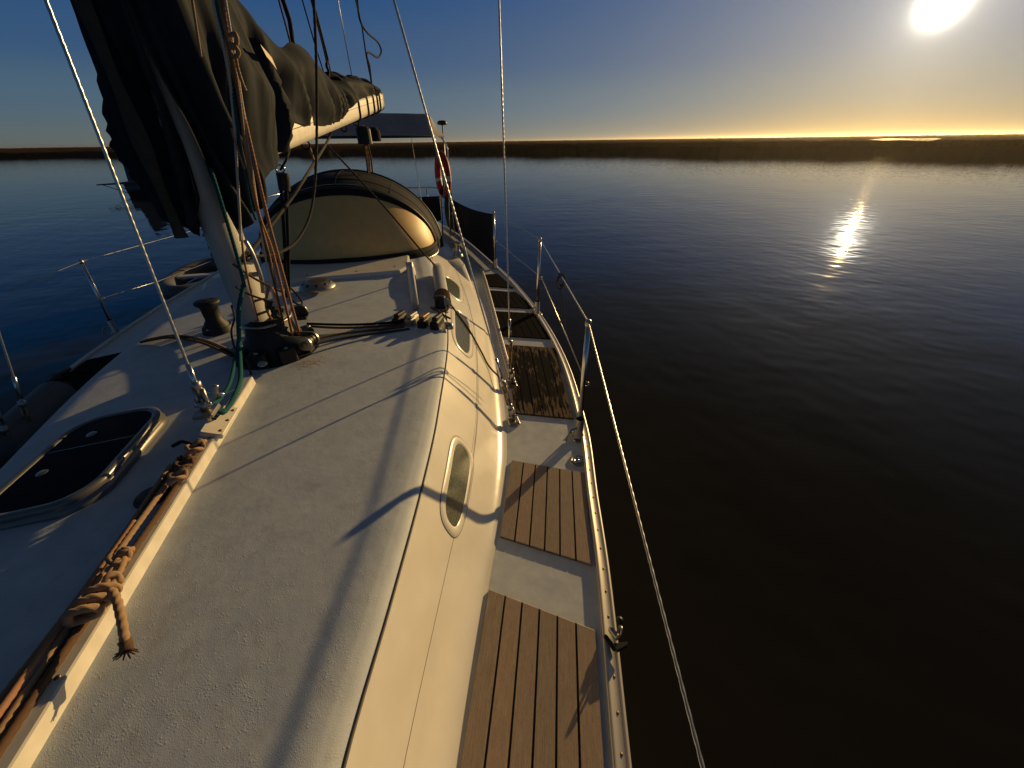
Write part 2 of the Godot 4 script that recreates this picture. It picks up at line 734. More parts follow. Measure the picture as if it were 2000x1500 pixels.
const RAIL := [[2.7, 0.02], [2, 0.3], [1.2, 0.55], [0.5, 0.78], [0, 0.95], [-0.24, 1.038], [-0.73, 1.217], [-1.07, 1.326], [-1.5, 1.466], [-2.25, 1.631], [-3.1, 1.716], [-4, 1.726], [-4.7, 1.686], [-6.5, 1.521], [-8.2, 1.26]]
const ROOF := [[1.7, 0.12], [0.8, 0.26], [0.2, 0.36], [-0.289, 0.457], [-0.534, 0.524], [-0.867, 0.609], [-1.235, 0.688], [-2.015, 0.81], [-2.856, 0.836], [-4.2, 0.83]]
const FOOT := [[1.7, 0.2], [0.8, 0.35], [0.2, 0.46], [-0.35, 0.612], [-0.77, 0.755], [-1.06, 0.865], [-1.38, 0.965], [-1.65, 1.025], [-2.38, 1.145], [-3.2, 1.235], [-4.2, 1.27]]


func rail_x(z: float) -> float:
	return curve(RAIL, z)


func roof_y(dx: float, z: float) -> float:
	# height of the coachroof at a distance from the centreline
	return 1.599 - 0.030 * pow(absf(dx) / 0.788, 2.0) + 0.012 * dx


func on_roof(x: float, z: float, up := 0.0) -> Vector3:
	return Vector3(x, roof_y(x - XC, z) + up, z)


func side_at(z: float, t: float, out := 0.0) -> Vector3:
	# a point on the port cabin side, t from its upper edge (0) to where it turns into the deck (1)
	var a := Vector3(XC + curve(ROOF, z) + 0.018, roof_y(curve(ROOF, z), z) - 0.022, z)
	var b := Vector3(XC + curve(FOOT, z) - 0.045, YD + 0.085, z)
	var n := Vector3(a.y - b.y, b.x - a.x, 0.0).normalized()
	return a.lerp(b, t) + n * (out + 0.006 * sin(PI * t))


func wpart(parent: Node3D, called: String, me: Mesh, key: String) -> MeshInstance3D:
	# a part whose mesh was laid out in world coordinates
	return part(parent, called, me, key, Transform3D(Basis.IDENTITY, -parent.position))


# ------------------------------------------------------------------ water and land
func build_water() -> void:
	var n := FastNoiseLite.new()
	n.seed = 90
	n.frequency = 1.0
	n.fractal_octaves = 3
	var rows := []
	var r := 0.6
	while r < 6000.0:
		var row := PackedVector3Array()
		var fade := clampf(1.4 - r * 0.02 / 1.2, 0.0, 1.0)
		for i in 640:
			var a := TAU * i / 640.0
			var x := r * sin(a)
			var z := -r * cos(a)
			var y := 0.0
			if fade > 0.0:
				y = fade * 0.009 * n.get_noise_2d(x * 0.33 + z * 0.22, z * 0.16 - x * 0.11)
			row.append(Vector3(x, y, z))
		rows.append(row)
		r *= 1.024
	structure("water", loft(rows, true), "water")


const BANK := [[-80.0, 330.0], [-50.0, 250.0], [-34.0, 200.0], [-24.0, 165.0], [-10.0, 128.0], [5.0, 112.0], [13.0, 104.0], [28.0, 92.0], [43.0, 84.0], [52.0, 84.0], [59.0, 80.0], [75.0, 90.0], [110.0, 160.0]]


func bank_distance(az: float) -> float:
	for i in range(1, BANK.size()):
		if az <= BANK[i][0]:
			var t: float = (az - BANK[i - 1][0]) / (BANK[i][0] - BANK[i - 1][0])
			return lerpf(BANK[i - 1][1], BANK[i][1], t)
	return BANK[-1][1]


func build_marsh() -> void:
	var n := FastNoiseLite.new()
	n.seed = 12
	n.frequency = 0.05
	n.fractal_octaves = 5
	var n2 := FastNoiseLite.new()
	n2.seed = 13
	n2.frequency = 0.09
	n2.fractal_octaves = 4
	var off := [0.0, 1.2, 2.2, 3.2, 5.0, 8.0, 13.0, 20.0, 32.0, 50.0, 80.0, 130.0, 220.0, 420.0, 900.0, 2200.0]
	var hgt := [-0.5, 0.35, 0.85, 1.12, 1.22, 1.25, 1.25, 1.26, 1.28, 1.3, 1.3, 1.35, 1.4, 1.5, 1.6, 2.0]
	var mud := []
	var top := []
	for k in off.size():
		var row := PackedVector3Array()
		var az := -80.0
		while az <= 110.0:
			var a := deg_to_rad(az)
			var d := bank_distance(az)
			d += n.get_noise_2d(d * sin(a), d * cos(a)) * 9.0 + n2.get_noise_2d(d * sin(a) * 3.0, d * cos(a) * 3.0) * 2.0
			var rr: float = d + off[k] * (1.0 if k < 4 else 1.0 + 0.2 * n2.get_noise_2d(az * 4.0, k * 9.0))
			var x := rr * sin(a)
			var z := -rr * cos(a)
			var y: float = hgt[k]
			if k > 1:
				y += n2.get_noise_2d(x * 0.8, z * 0.8) * (0.28 if k < 13 else 1.2)
			row.append(Vector3(x, y, z))
			az += 0.14
		if k < 4:
			mud.append(row)
		if k >= 3:
			top.append(row)
	structure("mud_bank", loft(mud), "mud")
	structure("marsh_ground", loft(top), "marsh_soil")

	# salt-marsh grass along the brink and over the first fields behind it
	var st := flat_start()
	for k in 9:
		var a := k * 2.4
		var lean := Vector3(cos(a), 0.0, sin(a)) * (0.08 + 0.05 * (k % 3))
		var side := Vector3(-sin(a), 0.0, cos(a)) * 0.03
		var foot := Vector3(cos(a * 1.7), 0.0, sin(a * 1.7)) * 0.16
		for q in [foot - side, foot + side, foot + lean + Vector3(0, 0.55 + 0.12 * (k % 4), 0)]:
			st.add_vertex(q)
	st.generate_normals()
	var tuft := st.commit()
	tuft.surface_set_material(0, M["grass_blade"])
	var mm := MultiMesh.new()
	mm.transform_format = MultiMesh.TRANSFORM_3D
	mm.use_colors = true
	mm.mesh = tuft
	mm.instance_count = 26000
	for k in mm.instance_count:
		var az := rng.randf_range(-42.0, 72.0)
		var a := deg_to_rad(az)
		var d := bank_distance(az)
		d += n.get_noise_2d(d * sin(a), d * cos(a)) * 9.0 + n2.get_noise_2d(d * sin(a) * 3.0, d * cos(a) * 3.0) * 2.0
		d += 2.6 + 70.0 * pow(rng.randf(), 2.2)
		var x := d * sin(a)
		var z := -d * cos(a)
		var s := rng.randf_range(0.5, 1.0)
		var t := Transform3D(Basis(Vector3.UP, rng.randf() * TAU).scaled(Vector3(s * 1.5, s * 0.75, s * 1.5)), Vector3(x, 1.1 + n2.get_noise_2d(x * 0.8, z * 0.8) * 0.28, z))
		mm.set_instance_transform(k, t)
		var c := Vector3(0.085, 0.042, 0.018).lerp(Vector3(0.04, 0.026, 0.012), rng.randf())
		mm.set_instance_color(k, Color(c.x, c.y, c.z))
	var g := MultiMeshInstance3D.new()
	g.name = "marsh_grass"
	g.multimesh = mm
	g.material_override = M["grass_blade"]
	g.set_meta("kind", "stuff")
	g.set_meta("label", "rough brown grass along the top of the far marsh bank")
	g.set_meta("category", "grass")
	add_child(g)

	# a creek that catches the sky on the marsh under the sun, and a wet patch nearer the brink
	pool([Vector3(129.722, 1.55, -103.514), Vector3(157.336, 1.55, -120.454), Vector3(162.401, 1.55, -117.715), Vector3(163.194, 1.55, -112.889), Vector3(177.074, 1.55, -116.903), Vector3(106.646, 1.55, -71.15), Vector3(89.966, 1.55, -60.822), Vector3(98.161, 1.55, -68.635), Vector3(113.716, 1.55, -82.857), Vector3(108.598, 1.55, -83.59)])


func pool(p: Array) -> void:
	# ragged shore: the outline is subdivided and pushed about
	var pts := PackedVector2Array()
	for k in p.size():
		var a := Vector2(p[k].x, p[k].z)
		var b := Vector2(p[(k + 1) % p.size()].x, p[(k + 1) % p.size()].z)
		for j in 5:
			pts.append(a.lerp(b, j / 5.0) + Vector2(rng.randf_range(-1.0, 1.0), rng.randf_range(-1.0, 1.0)) * (b - a).length() * 0.012)
	structure("tidal_pool", plate(pts, p[0].y - 0.4, p[0].y, 0.0), "pool_water")


# ------------------------------------------------------------------ hull, deck, coachroof
func build_yacht() -> void:
	var y := thing("sailing_yacht", "white cruising yacht whose deck and coachroof fill the lower left of the view", "yacht", "", Vector3(XC, 0, -2.75))
	var zs := []
	var z := 2.69
	while z > -8.2:
		zs.append(z)
		z -= 0.06
	# hull sides and deck
	for sx in [1.0, -1.0]:
		var hull := []
		var deck := []
		for q in zs:
			var hb := rail_x(q)
			var row := PackedVector3Array()
			for s in [[1.0, YD + 0.002], [1.0, 1.0], [0.975, 0.6], [0.93, 0.25], [0.84, -0.05], [0.5, -0.45]]:
				row.append(Vector3(XC + sx * hb * s[0], s[1], q))
			hull.append(row)
			var inner: float = curve(FOOT, q) + 0.035 if q < 1.7 else 0.0
			inner = minf(inner, hb * 0.8)
			row = PackedVector3Array()
			for k in 9:
				row.append(Vector3(XC + sx * lerpf(inner, hb, k / 8.0), YD, q))
			deck.append(row)
		wpart(y, "hull", loft(hull), "hull_paint")
		wpart(y, "side_deck", loft(deck), "deck_paint")
	# coachroof
	var roof := []
	var sides := [[], []]
	z = 1.7
	while z > -4.2:
		var hr := curve(ROOF, z)
		var row := PackedVector3Array()
		var half := []
		for k in 15:
			var u := (hr - 0.03) * k / 14.0
			half.append(Vector2(u, roof_y(u, z)))
		var e := roof_y(hr - 0.03, z)
		for q in [[0.008, 0.003], [0.020, 0.0065], [0.031, 0.012], [0.040, 0.0185], [0.047, 0.0265]]:
			half.append(Vector2(hr - 0.03 + q[0], e - q[1]))
		for k in range(half.size() - 1, 0, -1):
			row.append(Vector3(XC - half[k].x, half[k].y - 0.024 * half[k].x, z))
		for k in half.size():
			row.append(Vector3(XC + half[k].x, half[k].y, z))
		roof.append(row)
		var prof := PackedVector3Array()
		for k in 13:
			prof.append(side_at(z, k / 12.0))
		var b := prof[-1]
		var foot := XC + curve(FOOT, z)
		var c1 := Vector3(foot - 0.014, YD + 0.010, z)
		var c2 := Vector3(foot + 0.036, YD + 0.001, z)
		for k in range(1, 8):
			var u := k / 7.0
			prof.append(b.lerp(c1, u).lerp(c1.lerp(c2, u), u))
		sides[0].append(prof)
		var mir := PackedVector3Array()
		for q in prof:
			mir.append(Vector3(2.0 * XC - q.x, q.y - 0.024 * maxf(0.0, (q.y - YD) / 0.42), q.z))
		sides[1].append(mir)
		z -= 0.05
	wpart(y, "coachroof", loft(roof), "nonskid")
	for s in sides:
		wpart(y, "cabin_side", loft(s), "gelcoat")
		# aft and fore ends of the cabin
		for k in [0, -1]:
			var a: PackedVector3Array = s[k]
			var low := PackedVector3Array()
			for q in a:
				low.append(Vector3(lerpf(q.x, XC, 0.999), q.y, q.z))
			wpart(y, "cabin_end", loft([a, low]), "gelcoat")
	# joint between the gritty roof and the smooth side, and the moulding line along the side
	var st := start()
	var p := PackedVector3Array()
	z = 1.6
	while z > -4.1:
		p.append(side_at(z, 0.0, 0.0))
		z -= 0.06
	tube_into(st, p, 0.0028, 6)
	wpart(y, "roof_joint", done(st), "seam")
	p = PackedVector3Array()
	z = 1.6
	while z > -3.6:
		p.append(side_at(z, 0.64, -0.0006))
		z -= 0.05
	st = start()
	tube_into(st, p, 0.0016, 6)
	wpart(y, "moulding_line", done(st), "seam")
	# aft deck and cockpit coamings
	var aft := []
	for k in 30:
		var q := -4.18 - k * 0.138
		var hb := rail_x(q)
		aft.append(PackedVector3Array([Vector3(XC - hb * 0.85, YD - 0.006, q), Vector3(XC, YD - 0.006, q), Vector3(XC + hb * 0.85, YD - 0.006, q)]))
	wpart(y, "cockpit_sole", loft(aft), "deck_paint")
	for sx in [1.0, -1.0]:
		var rows := []
		for k in 28:
			var q := -3.75 - k * 0.135
			var up := 0.27 * smoothstep(0.0, 0.12, k / 27.0) * (1.0 - 0.25 * k / 27.0)
			var xo := 1.235 - 0.006 * k
			var xi := xo - 0.36
			var row := PackedVector3Array()
			for s in [[0.0, 0.0], [0.03, 0.5], [0.10, 0.85], [0.22, 0.985], [0.5, 1.0], [0.78, 0.985], [0.9, 0.85], [0.97, 0.5], [1.0, 0.0]]:
				row.append(Vector3(XC + sx * lerpf(xo + 0.03, xi, s[0]), YD - 0.01 + up * s[1], q))
			rows.append(row)
		wpart(y, "cockpit_coaming", loft(rows), "gelcoat")
	# toe rails with their fixing screws
	for sx in [1.0, -1.0]:
		var rows := []
		z = 1.4
		while z > -7.6:
			var x := rail_x(z)
			var d := (rail_x(z - 0.05) - rail_x(z + 0.05)) / 0.1
			var nx := 1.0 / sqrt(1.0 + d * d)
			var row := PackedVector3Array()
			for s in [[-0.044, 0.0], [-0.044, 0.013], [-0.041, 0.0165], [-0.034, 0.0165], [-0.031, 0.0145], [-0.008, 0.006], [-0.005, 0.008], [0.001, 0.007], [0.004, 0.003], [0.004, -0.03]]:
				row.append(Vector3(XC + sx * (x + s[0] * nx), YD + s[1], z + s[0] * nx * d))
			rows.append(row)
			z -= 0.05
		var rail := wpart(y, "toe_rail", loft(rows), "anodised")
		if sx > 0.0:
			var head := bolt(0.0042, 0.0022)
			z = -0.12
			while z > -4.4:
				var x := rail_x(z)
				part(rail, "screw", head, "bronze", Transform3D(Basis.IDENTITY, Vector3(XC + x - 0.021, YD + 0.0103, z)))
				z -= 0.078
	portlights(y)
	# rust that has bled from the mast foot
	st = flat_start()
	var c := Vector3(-0.531, 1.62, -1.764)
	for k in 36:
		var i := k % 6
		var j := k / 6
		var f := func(a: int, b: int) -> Vector3: return on_roof(c.x - 0.10 + a * 0.035, c.z - 0.08 + b * 0.028, 0.0035)
		quad(st, f.call(i, j), f.call(i + 1, j), f.call(i + 1, j + 1), f.call(i, j + 1), Vector2(i, j) / 6.0, Vector2(i + 1, j) / 6.0, Vector2(i + 1, j + 1) / 6.0, Vector2(i, j + 1) / 6.0)
	st.generate_normals()
	wpart(y, "rust_stain", st.commit(), "rust_stain")


func portlights(y: Node3D) -> void:
	# [z of the middle, half length, t of the middle, half height in t, lean]
	for q in [[-1.05, 0.175, 0.50, 0.165, -0.02], [-2.3, 0.32, 0.36, 0.17, 0.06], [-3.15, 0.25, 0.34, 0.17, 0.06]]:
		var at := func(u: float, v: float, grow: float, up: float) -> Vector3:
			# u along the side, v down it, both -1 to 1; the corners are rounded
			var c := pow(maxf(0.0, 1.0 - pow(absf(u), 5.0)), 1.0 / 2.6)
			return side_at(q[0] + u * (q[1] + grow), q[2] + v * c * (q[3] + grow * 2.6) - q[4] * u, up)
		var rows := []
		for i in 33:
			var u := -cos(PI * i / 32.0)
			var row := PackedVector3Array()
			for j in 7:
				row.append(at.call(u, j / 3.0 - 1.0, 0.0, 0.0012))
			rows.append(row)
		var w := part(y, "portlight", loft(rows), "port_glass", Transform3D(Basis.IDENTITY, -y.position))
		var edge := []
		for i in 33:
			edge.append([-cos(PI * i / 32.0), 1.0])
		for i in range(31, 0, -1):
			edge.append([-cos(PI * i / 32.0), -1.0])
		var rim := []
		var groove := PackedVector3Array()
		for e in edge:
			rim.append(PackedVector3Array([at.call(e[0], e[1], 0.030, 0.0002), at.call(e[0], e[1], 0.024, 0.0045), at.call(e[0], e[1], 0.006, 0.0045), at.call(e[0], e[1], 0.001, 0.0030), at.call(e[0], e[1], -0.002, 0.0008)]))
			groove.append(at.call(e[0], e[1], 0.0305, 0.0005))
		groove.append(groove[0])
		part(w, "rim", loft(rim, false, true), "gelcoat")
		var st := start()
		tube_into(st, groove, 0.0016, 5)
		part(w, "sealant", done(st), "seam")


# ------------------------------------------------------------------ teak
func build_teak() -> void:
	var panels := [
		[[Vector3(0.095, 1.16, -0.772), Vector3(0.388, 1.16, -0.562), Vector3(0.249, 1.16, -0.184), Vector3(-0.087, 1.16, -0.268)], "teak", "teak deck pad of six planks nearest the bottom edge"],
		[[Vector3(0.323, 1.16, -1.368), Vector3(0.623, 1.16, -1.202), Vector3(0.47, 1.16, -0.768), Vector3(0.177, 1.16, -0.967)], "teak", "short teak deck pad beside the deck filler cap"],
		[[Vector3(0.573, 1.16, -2.598), Vector3(0.917, 1.16, -2.442), Vector3(0.728, 1.16, -1.601), Vector3(0.431, 1.16, -1.733)], "damp", "teak deck pad blotched with damp beside the shroud plates"],
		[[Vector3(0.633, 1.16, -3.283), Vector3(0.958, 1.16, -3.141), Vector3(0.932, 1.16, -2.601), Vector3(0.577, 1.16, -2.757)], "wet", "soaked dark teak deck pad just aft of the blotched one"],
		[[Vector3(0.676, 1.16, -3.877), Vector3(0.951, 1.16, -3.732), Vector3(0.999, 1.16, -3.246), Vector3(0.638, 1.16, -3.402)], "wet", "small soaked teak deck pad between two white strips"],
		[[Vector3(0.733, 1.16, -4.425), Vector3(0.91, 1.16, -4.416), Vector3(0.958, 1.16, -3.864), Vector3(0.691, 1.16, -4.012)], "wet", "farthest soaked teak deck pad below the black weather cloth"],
	]
	var n := panels.size()
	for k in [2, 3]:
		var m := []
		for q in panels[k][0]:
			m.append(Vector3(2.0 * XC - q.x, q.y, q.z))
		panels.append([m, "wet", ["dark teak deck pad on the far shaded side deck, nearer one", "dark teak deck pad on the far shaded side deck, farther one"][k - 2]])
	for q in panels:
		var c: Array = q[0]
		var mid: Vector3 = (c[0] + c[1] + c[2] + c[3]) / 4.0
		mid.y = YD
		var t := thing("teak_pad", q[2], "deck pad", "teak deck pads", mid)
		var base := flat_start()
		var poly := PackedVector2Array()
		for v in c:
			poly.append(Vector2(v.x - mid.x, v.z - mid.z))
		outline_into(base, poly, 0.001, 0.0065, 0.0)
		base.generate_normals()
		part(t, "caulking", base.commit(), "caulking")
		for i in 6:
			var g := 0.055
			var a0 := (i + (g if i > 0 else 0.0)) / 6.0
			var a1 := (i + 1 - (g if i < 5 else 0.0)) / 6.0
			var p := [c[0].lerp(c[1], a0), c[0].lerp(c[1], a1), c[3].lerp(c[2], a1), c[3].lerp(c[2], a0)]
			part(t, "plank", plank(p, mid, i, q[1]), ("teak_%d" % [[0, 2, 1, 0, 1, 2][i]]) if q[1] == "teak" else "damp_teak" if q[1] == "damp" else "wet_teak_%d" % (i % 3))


func plank(p: Array, mid: Vector3, i: int, how: String) -> ArrayMesh:
	var st := flat_start()
	var b := 0.0016
	var ctr: Vector3 = (p[0] + p[1] + p[2] + p[3]) / 4.0
	var lo := []
	var hi := []
	var tp := []
	for v in p:
		var q: Vector3 = v - mid
		var d := Vector3(ctr.x - v.x, 0, ctr.z - v.z).normalized() * b * 1.4
		lo.append(Vector3(q.x, 0.002, q.z))
		hi.append(Vector3(q.x, 0.0098 - b, q.z))
		tp.append(Vector3(q.x, 0.0098, q.z) + d)
	var u0 := 0.0
	var u1 := 1.0
	var v0 := i * 0.13
	var v1 := v0 + 0.5
	if how == "damp":
		v0 = i / 6.0
		v1 = (i + 1) / 6.0
	var uv := [Vector2(u0, v0), Vector2(u0, v1), Vector2(u1, v1), Vector2(u1, v0)]
	for k in 4:
		var j := (k + 1) % 4
		quad(st, lo[k], lo[j], hi[j], hi[k], uv[k], uv[j], uv[j], uv[k])
		quad(st, hi[k], hi[j], tp[j], tp[k], uv[k], uv[j], uv[j], uv[k])
	quad(st, tp[0], tp[1], tp[2], tp[3], uv[0], uv[1], uv[2], uv[3])
	st.generate_normals()
	return st.commit()


# ------------------------------------------------------------------ stanchions, guard wires, deck fittings
func stanchion(foot: Vector3, head: Vector3, label: String) -> void:
	var t := thing("stanchion", label, "stanchion", "stanchions along the rails", foot)
	var v := head - foot
	part(t, "post", tube([Vector3(0, 0.01, 0), v * 0.5, v], 0.0135, 14, 1, 0.0115), "steel")
	part(t, "cap", lathe([Vector2(0.0001, 0.016), Vector2(0.010, 0.013), Vector2(0.014, 0.004), Vector2(0.014, -0.014), Vector2(0.012, -0.016)], 14), "dull_steel", Transform3D(Basis.IDENTITY, v))
	part(t, "socket", lathe([Vector2(0.020, 0.115), Vector2(0.0215, 0.11), Vector2(0.021, 0.03), Vector2(0.028, 0.012), Vector2(0.030, 0.0)], 16), "dull_steel")
	var base := part(t, "base_plate", plate(round_rect(0.075, 0.095, 0.02), 0.0, 0.008, 0.002), "dull_steel")
	for q in [Vector3(0.026, 0.008, 0.034), Vector3(-0.026, 0.008, 0.034), Vector3(0.026, 0.008, -0.034), Vector3(-0.026, 0.008, -0.034)]:
		part(base, "bolt", bolt(0.006, 0.004), "bronze", Transform3D(Basis.IDENTITY, q))
	part(t, "brace", tube([Vector3(-0.075, 0.004, 0.02), Vector3(-0.07, 0.035, 0.018), Vector3(-0.045, 0.062, 0.012), Vector3(-0.012, 0.06, 0.004)], 0.0055, 8, 4), "dull_steel")
	part(t, "eye", ring(0.011, 0.003), "dull_steel", Transform3D(Basis.IDENTITY, v * 0.5 + Vector3(0.02, 0, 0)))


func build_rail_things() -> void:
	stanchion(Vector3(0.698, 1.15, -1.459), Vector3(0.693, 1.78, -1.459), "stanchion nearest the camera, its foot beside the filler cap")
	stanchion(Vector3(0.989, 1.15, -3.134), Vector3(0.999, 1.78, -3.134), "stanchion midway along the sunlit rail, beside the soaked teak pads")
	stanchion(Vector3(0.938, 1.15, -4.667), Vector3(0.938, 1.77, -4.667), "stanchion holding the forward edge of the black weather cloth")
	stanchion(Vector3(-2.5, 1.12, -3.75), Vector3(-2.48, 1.7, -3.78), "stanchion on the shaded far rail, left of the mast")
	var s1: Vector3 = Vector3(0.693, 1.78, -1.459)
	var s2: Vector3 = Vector3(0.999, 1.78, -3.134)
	var s3: Vector3 = Vector3(0.938, 1.77, -4.667)
	var f1: Vector3 = Vector3(0.27, 1.765, -0.109)
	f1 = s1 + (f1 - s1) * 1.8
	stanchion(Vector3(XC + rail_x(f1.z) - 0.06, YD, f1.z), f1, "forward stanchion beyond the bottom edge of the view")
	single("guard_wire", twisted([f1, s1, s2], 0.0029, 0.006, 1, 8, 6), "wire", "upper guard wire from the bottom edge to the second stanchion", "wire", "guard wires")
	single("guard_wire", twisted([s2, s3], 0.003, 0.02, 1, 6, 6), "wire", "upper guard wire between the second stanchion and the weather cloth", "wire", "guard wires")
	single("guard_wire", tube([s1 + Vector3(0.02, -0.31, 0), s2 + Vector3(0.02, -0.31, 0), s3 + Vector3(0.02, -0.31, 0)], 0.003, 8), "wire", "lower guard wire threaded through the sunlit stanchions", "wire", "guard wires")
	var sb: Vector3 = Vector3(-2.48, 1.7, -3.78)
	single("guard_wire", twisted([sb, Vector3(-2.5, 1.58, -5.867), Vector3(-2.5, 1.493, -7.327)], 0.0034, 0.02, 1, 6, 6), "wire", "bright upper guard wire left of the mast, running aft from its stanchion", "wire", "guard wires")
	single("guard_wire", tube([sb + Vector3(0, -0.29, 0), Vector3(-2.5, 1.301, -4.625), Vector3(-2.5, 1.197, -5.846)], 0.003, 6), "wire", "lower guard wire left of the mast", "wire", "guard wires")
	single("guard_wire", tube([sb, Vector3(-2.45, 1.7, -3.06)], 0.0025, 6), "wire", "faint guard wire running forward at the far left", "wire", "guard wires")

	# lashing hung on the upper guard wire
	var k: Vector3 = s1.lerp(s2, 0.42)
	var l := thing("lashing", "small grey rope lashing knotted on the upper guard wire", "rope", "", k)
	part(l, "loop", twisted([Vector3(0, 0.01, 0), Vector3(0.02, -0.03, 0.01), Vector3(0.005, -0.085, 0.0), Vector3(-0.02, -0.05, -0.01), Vector3(-0.005, 0.012, 0)], 0.004, 0.005, 8, 8), "rope_grey")
	part(l, "loop", twisted([Vector3(0.0, 0.012, 0.03), Vector3(-0.022, -0.02, 0.02), Vector3(0.0, -0.06, 0.012), Vector3(0.02, -0.02, 0.02), Vector3(0.0, 0.014, 0.04)], 0.004, 0.005, 8, 8), "rope_grey")
	part(l, "tail", tube([Vector3(0.0, -0.05, 0.0), Vector3(0.004, -0.18, 0.01), Vector3(0.012, -0.36, 0.03)], 0.0028, 6, 5), "rope_grey")
	part(l, "tail", tube([Vector3(0.0, -0.05, 0.01), Vector3(0.012, -0.16, 0.03), Vector3(0.03, -0.34, 0.06)], 0.0028, 6, 5), "rope_grey")

	# deck filler cap
	var cap := thing("filler_cap", "round metal deck filler cap beside the sunlit toe rail", "filler cap", "", Vector3(0.625, 1.151, -1.291))
	part(cap, "flange", lathe([Vector2(0.0001, 0.004), Vector2(0.024, 0.004), Vector2(0.026, 0.0065), Vector2(0.036, 0.006), Vector2(0.040, 0.002), Vector2(0.040, 0.0)], 32), "dull_steel")
	part(cap, "lid", lathe([Vector2(0.0001, 0.0085), Vector2(0.006, 0.0085), Vector2(0.0065, 0.0068), Vector2(0.012, 0.0068), Vector2(0.0125, 0.0088), Vector2(0.019, 0.0088), Vector2(0.0215, 0.006), Vector2(0.0215, 0.004)], 32), "steel")
	for q in 10:
		var a := TAU * q / 10.0
		part(cap, "grip", block(0.004, 0.0022, 0.0022, 0.0004), "dull_steel", Transform3D(Basis(Vector3.UP, -a), Vector3(cos(a) * 0.016, 0.0088, sin(a) * 0.016)))

	# snap shackle clipped to the toe rail
	var sh: Vector3 = Vector3(0.444, 1.172, -0.526)
	var s := thing("rail_shackle", "black snatch fitting with ball and ring clipped to the near toe rail", "shackle", "", sh)
	var along := Vector3(0.28, 0, -0.96)
	part(s, "ball", lathe([Vector2(0.0001, 0.026), Vector2(0.006, 0.025), Vector2(0.0105, 0.02), Vector2(0.012, 0.013), Vector2(0.0105, 0.006), Vector2(0.006, 0.0)], 16), "black_plastic", Transform3D(Basis.IDENTITY, along * 0.032 + Vector3(0.012, 0, 0)))
	part(s, "ring", ring(0.013, 0.0035, 22, 8, 1.35), "dull_steel", Transform3D(Basis(Vector3.UP, 1.1) * Basis(Vector3.RIGHT, 0.25), Vector3(0.004, 0.018, 0.0)))
	part(s, "jaw", block(0.016, 0.012, 0.038, 0.003), "dull_steel", Transform3D(Basis(Vector3.UP, 0.28), Vector3(-0.01, 0.0, -0.005)))
	part(s, "wedge", plate(PackedVector2Array([Vector2(-0.02, -0.006), Vector2(0.026, 0.001), Vector2(0.018, 0.010), Vector2(-0.016, 0.016)]), 0.0, 0.014, 0.002), "black_plastic", Transform3D(Basis.IDENTITY, -along * 0.03))
	part(s, "tongue", plate(round_rect(0.014, 0.05, 0.006), 0.0, 0.006, 0.001), "black_plastic", Transform3D(Basis(Vector3.UP, 0.28), Vector3(-0.03, -0.008, 0.012)))


# ------------------------------------------------------------------ mast and boom
func oval(c: Vector3, a: float, b: float, n := 28) -> PackedVector3Array:
	var o := PackedVector3Array()
	for i in n:
		var t := TAU * i / n
		o.append(c + Vector3(a * cos(t), 0, b * sin(t)))
	return o


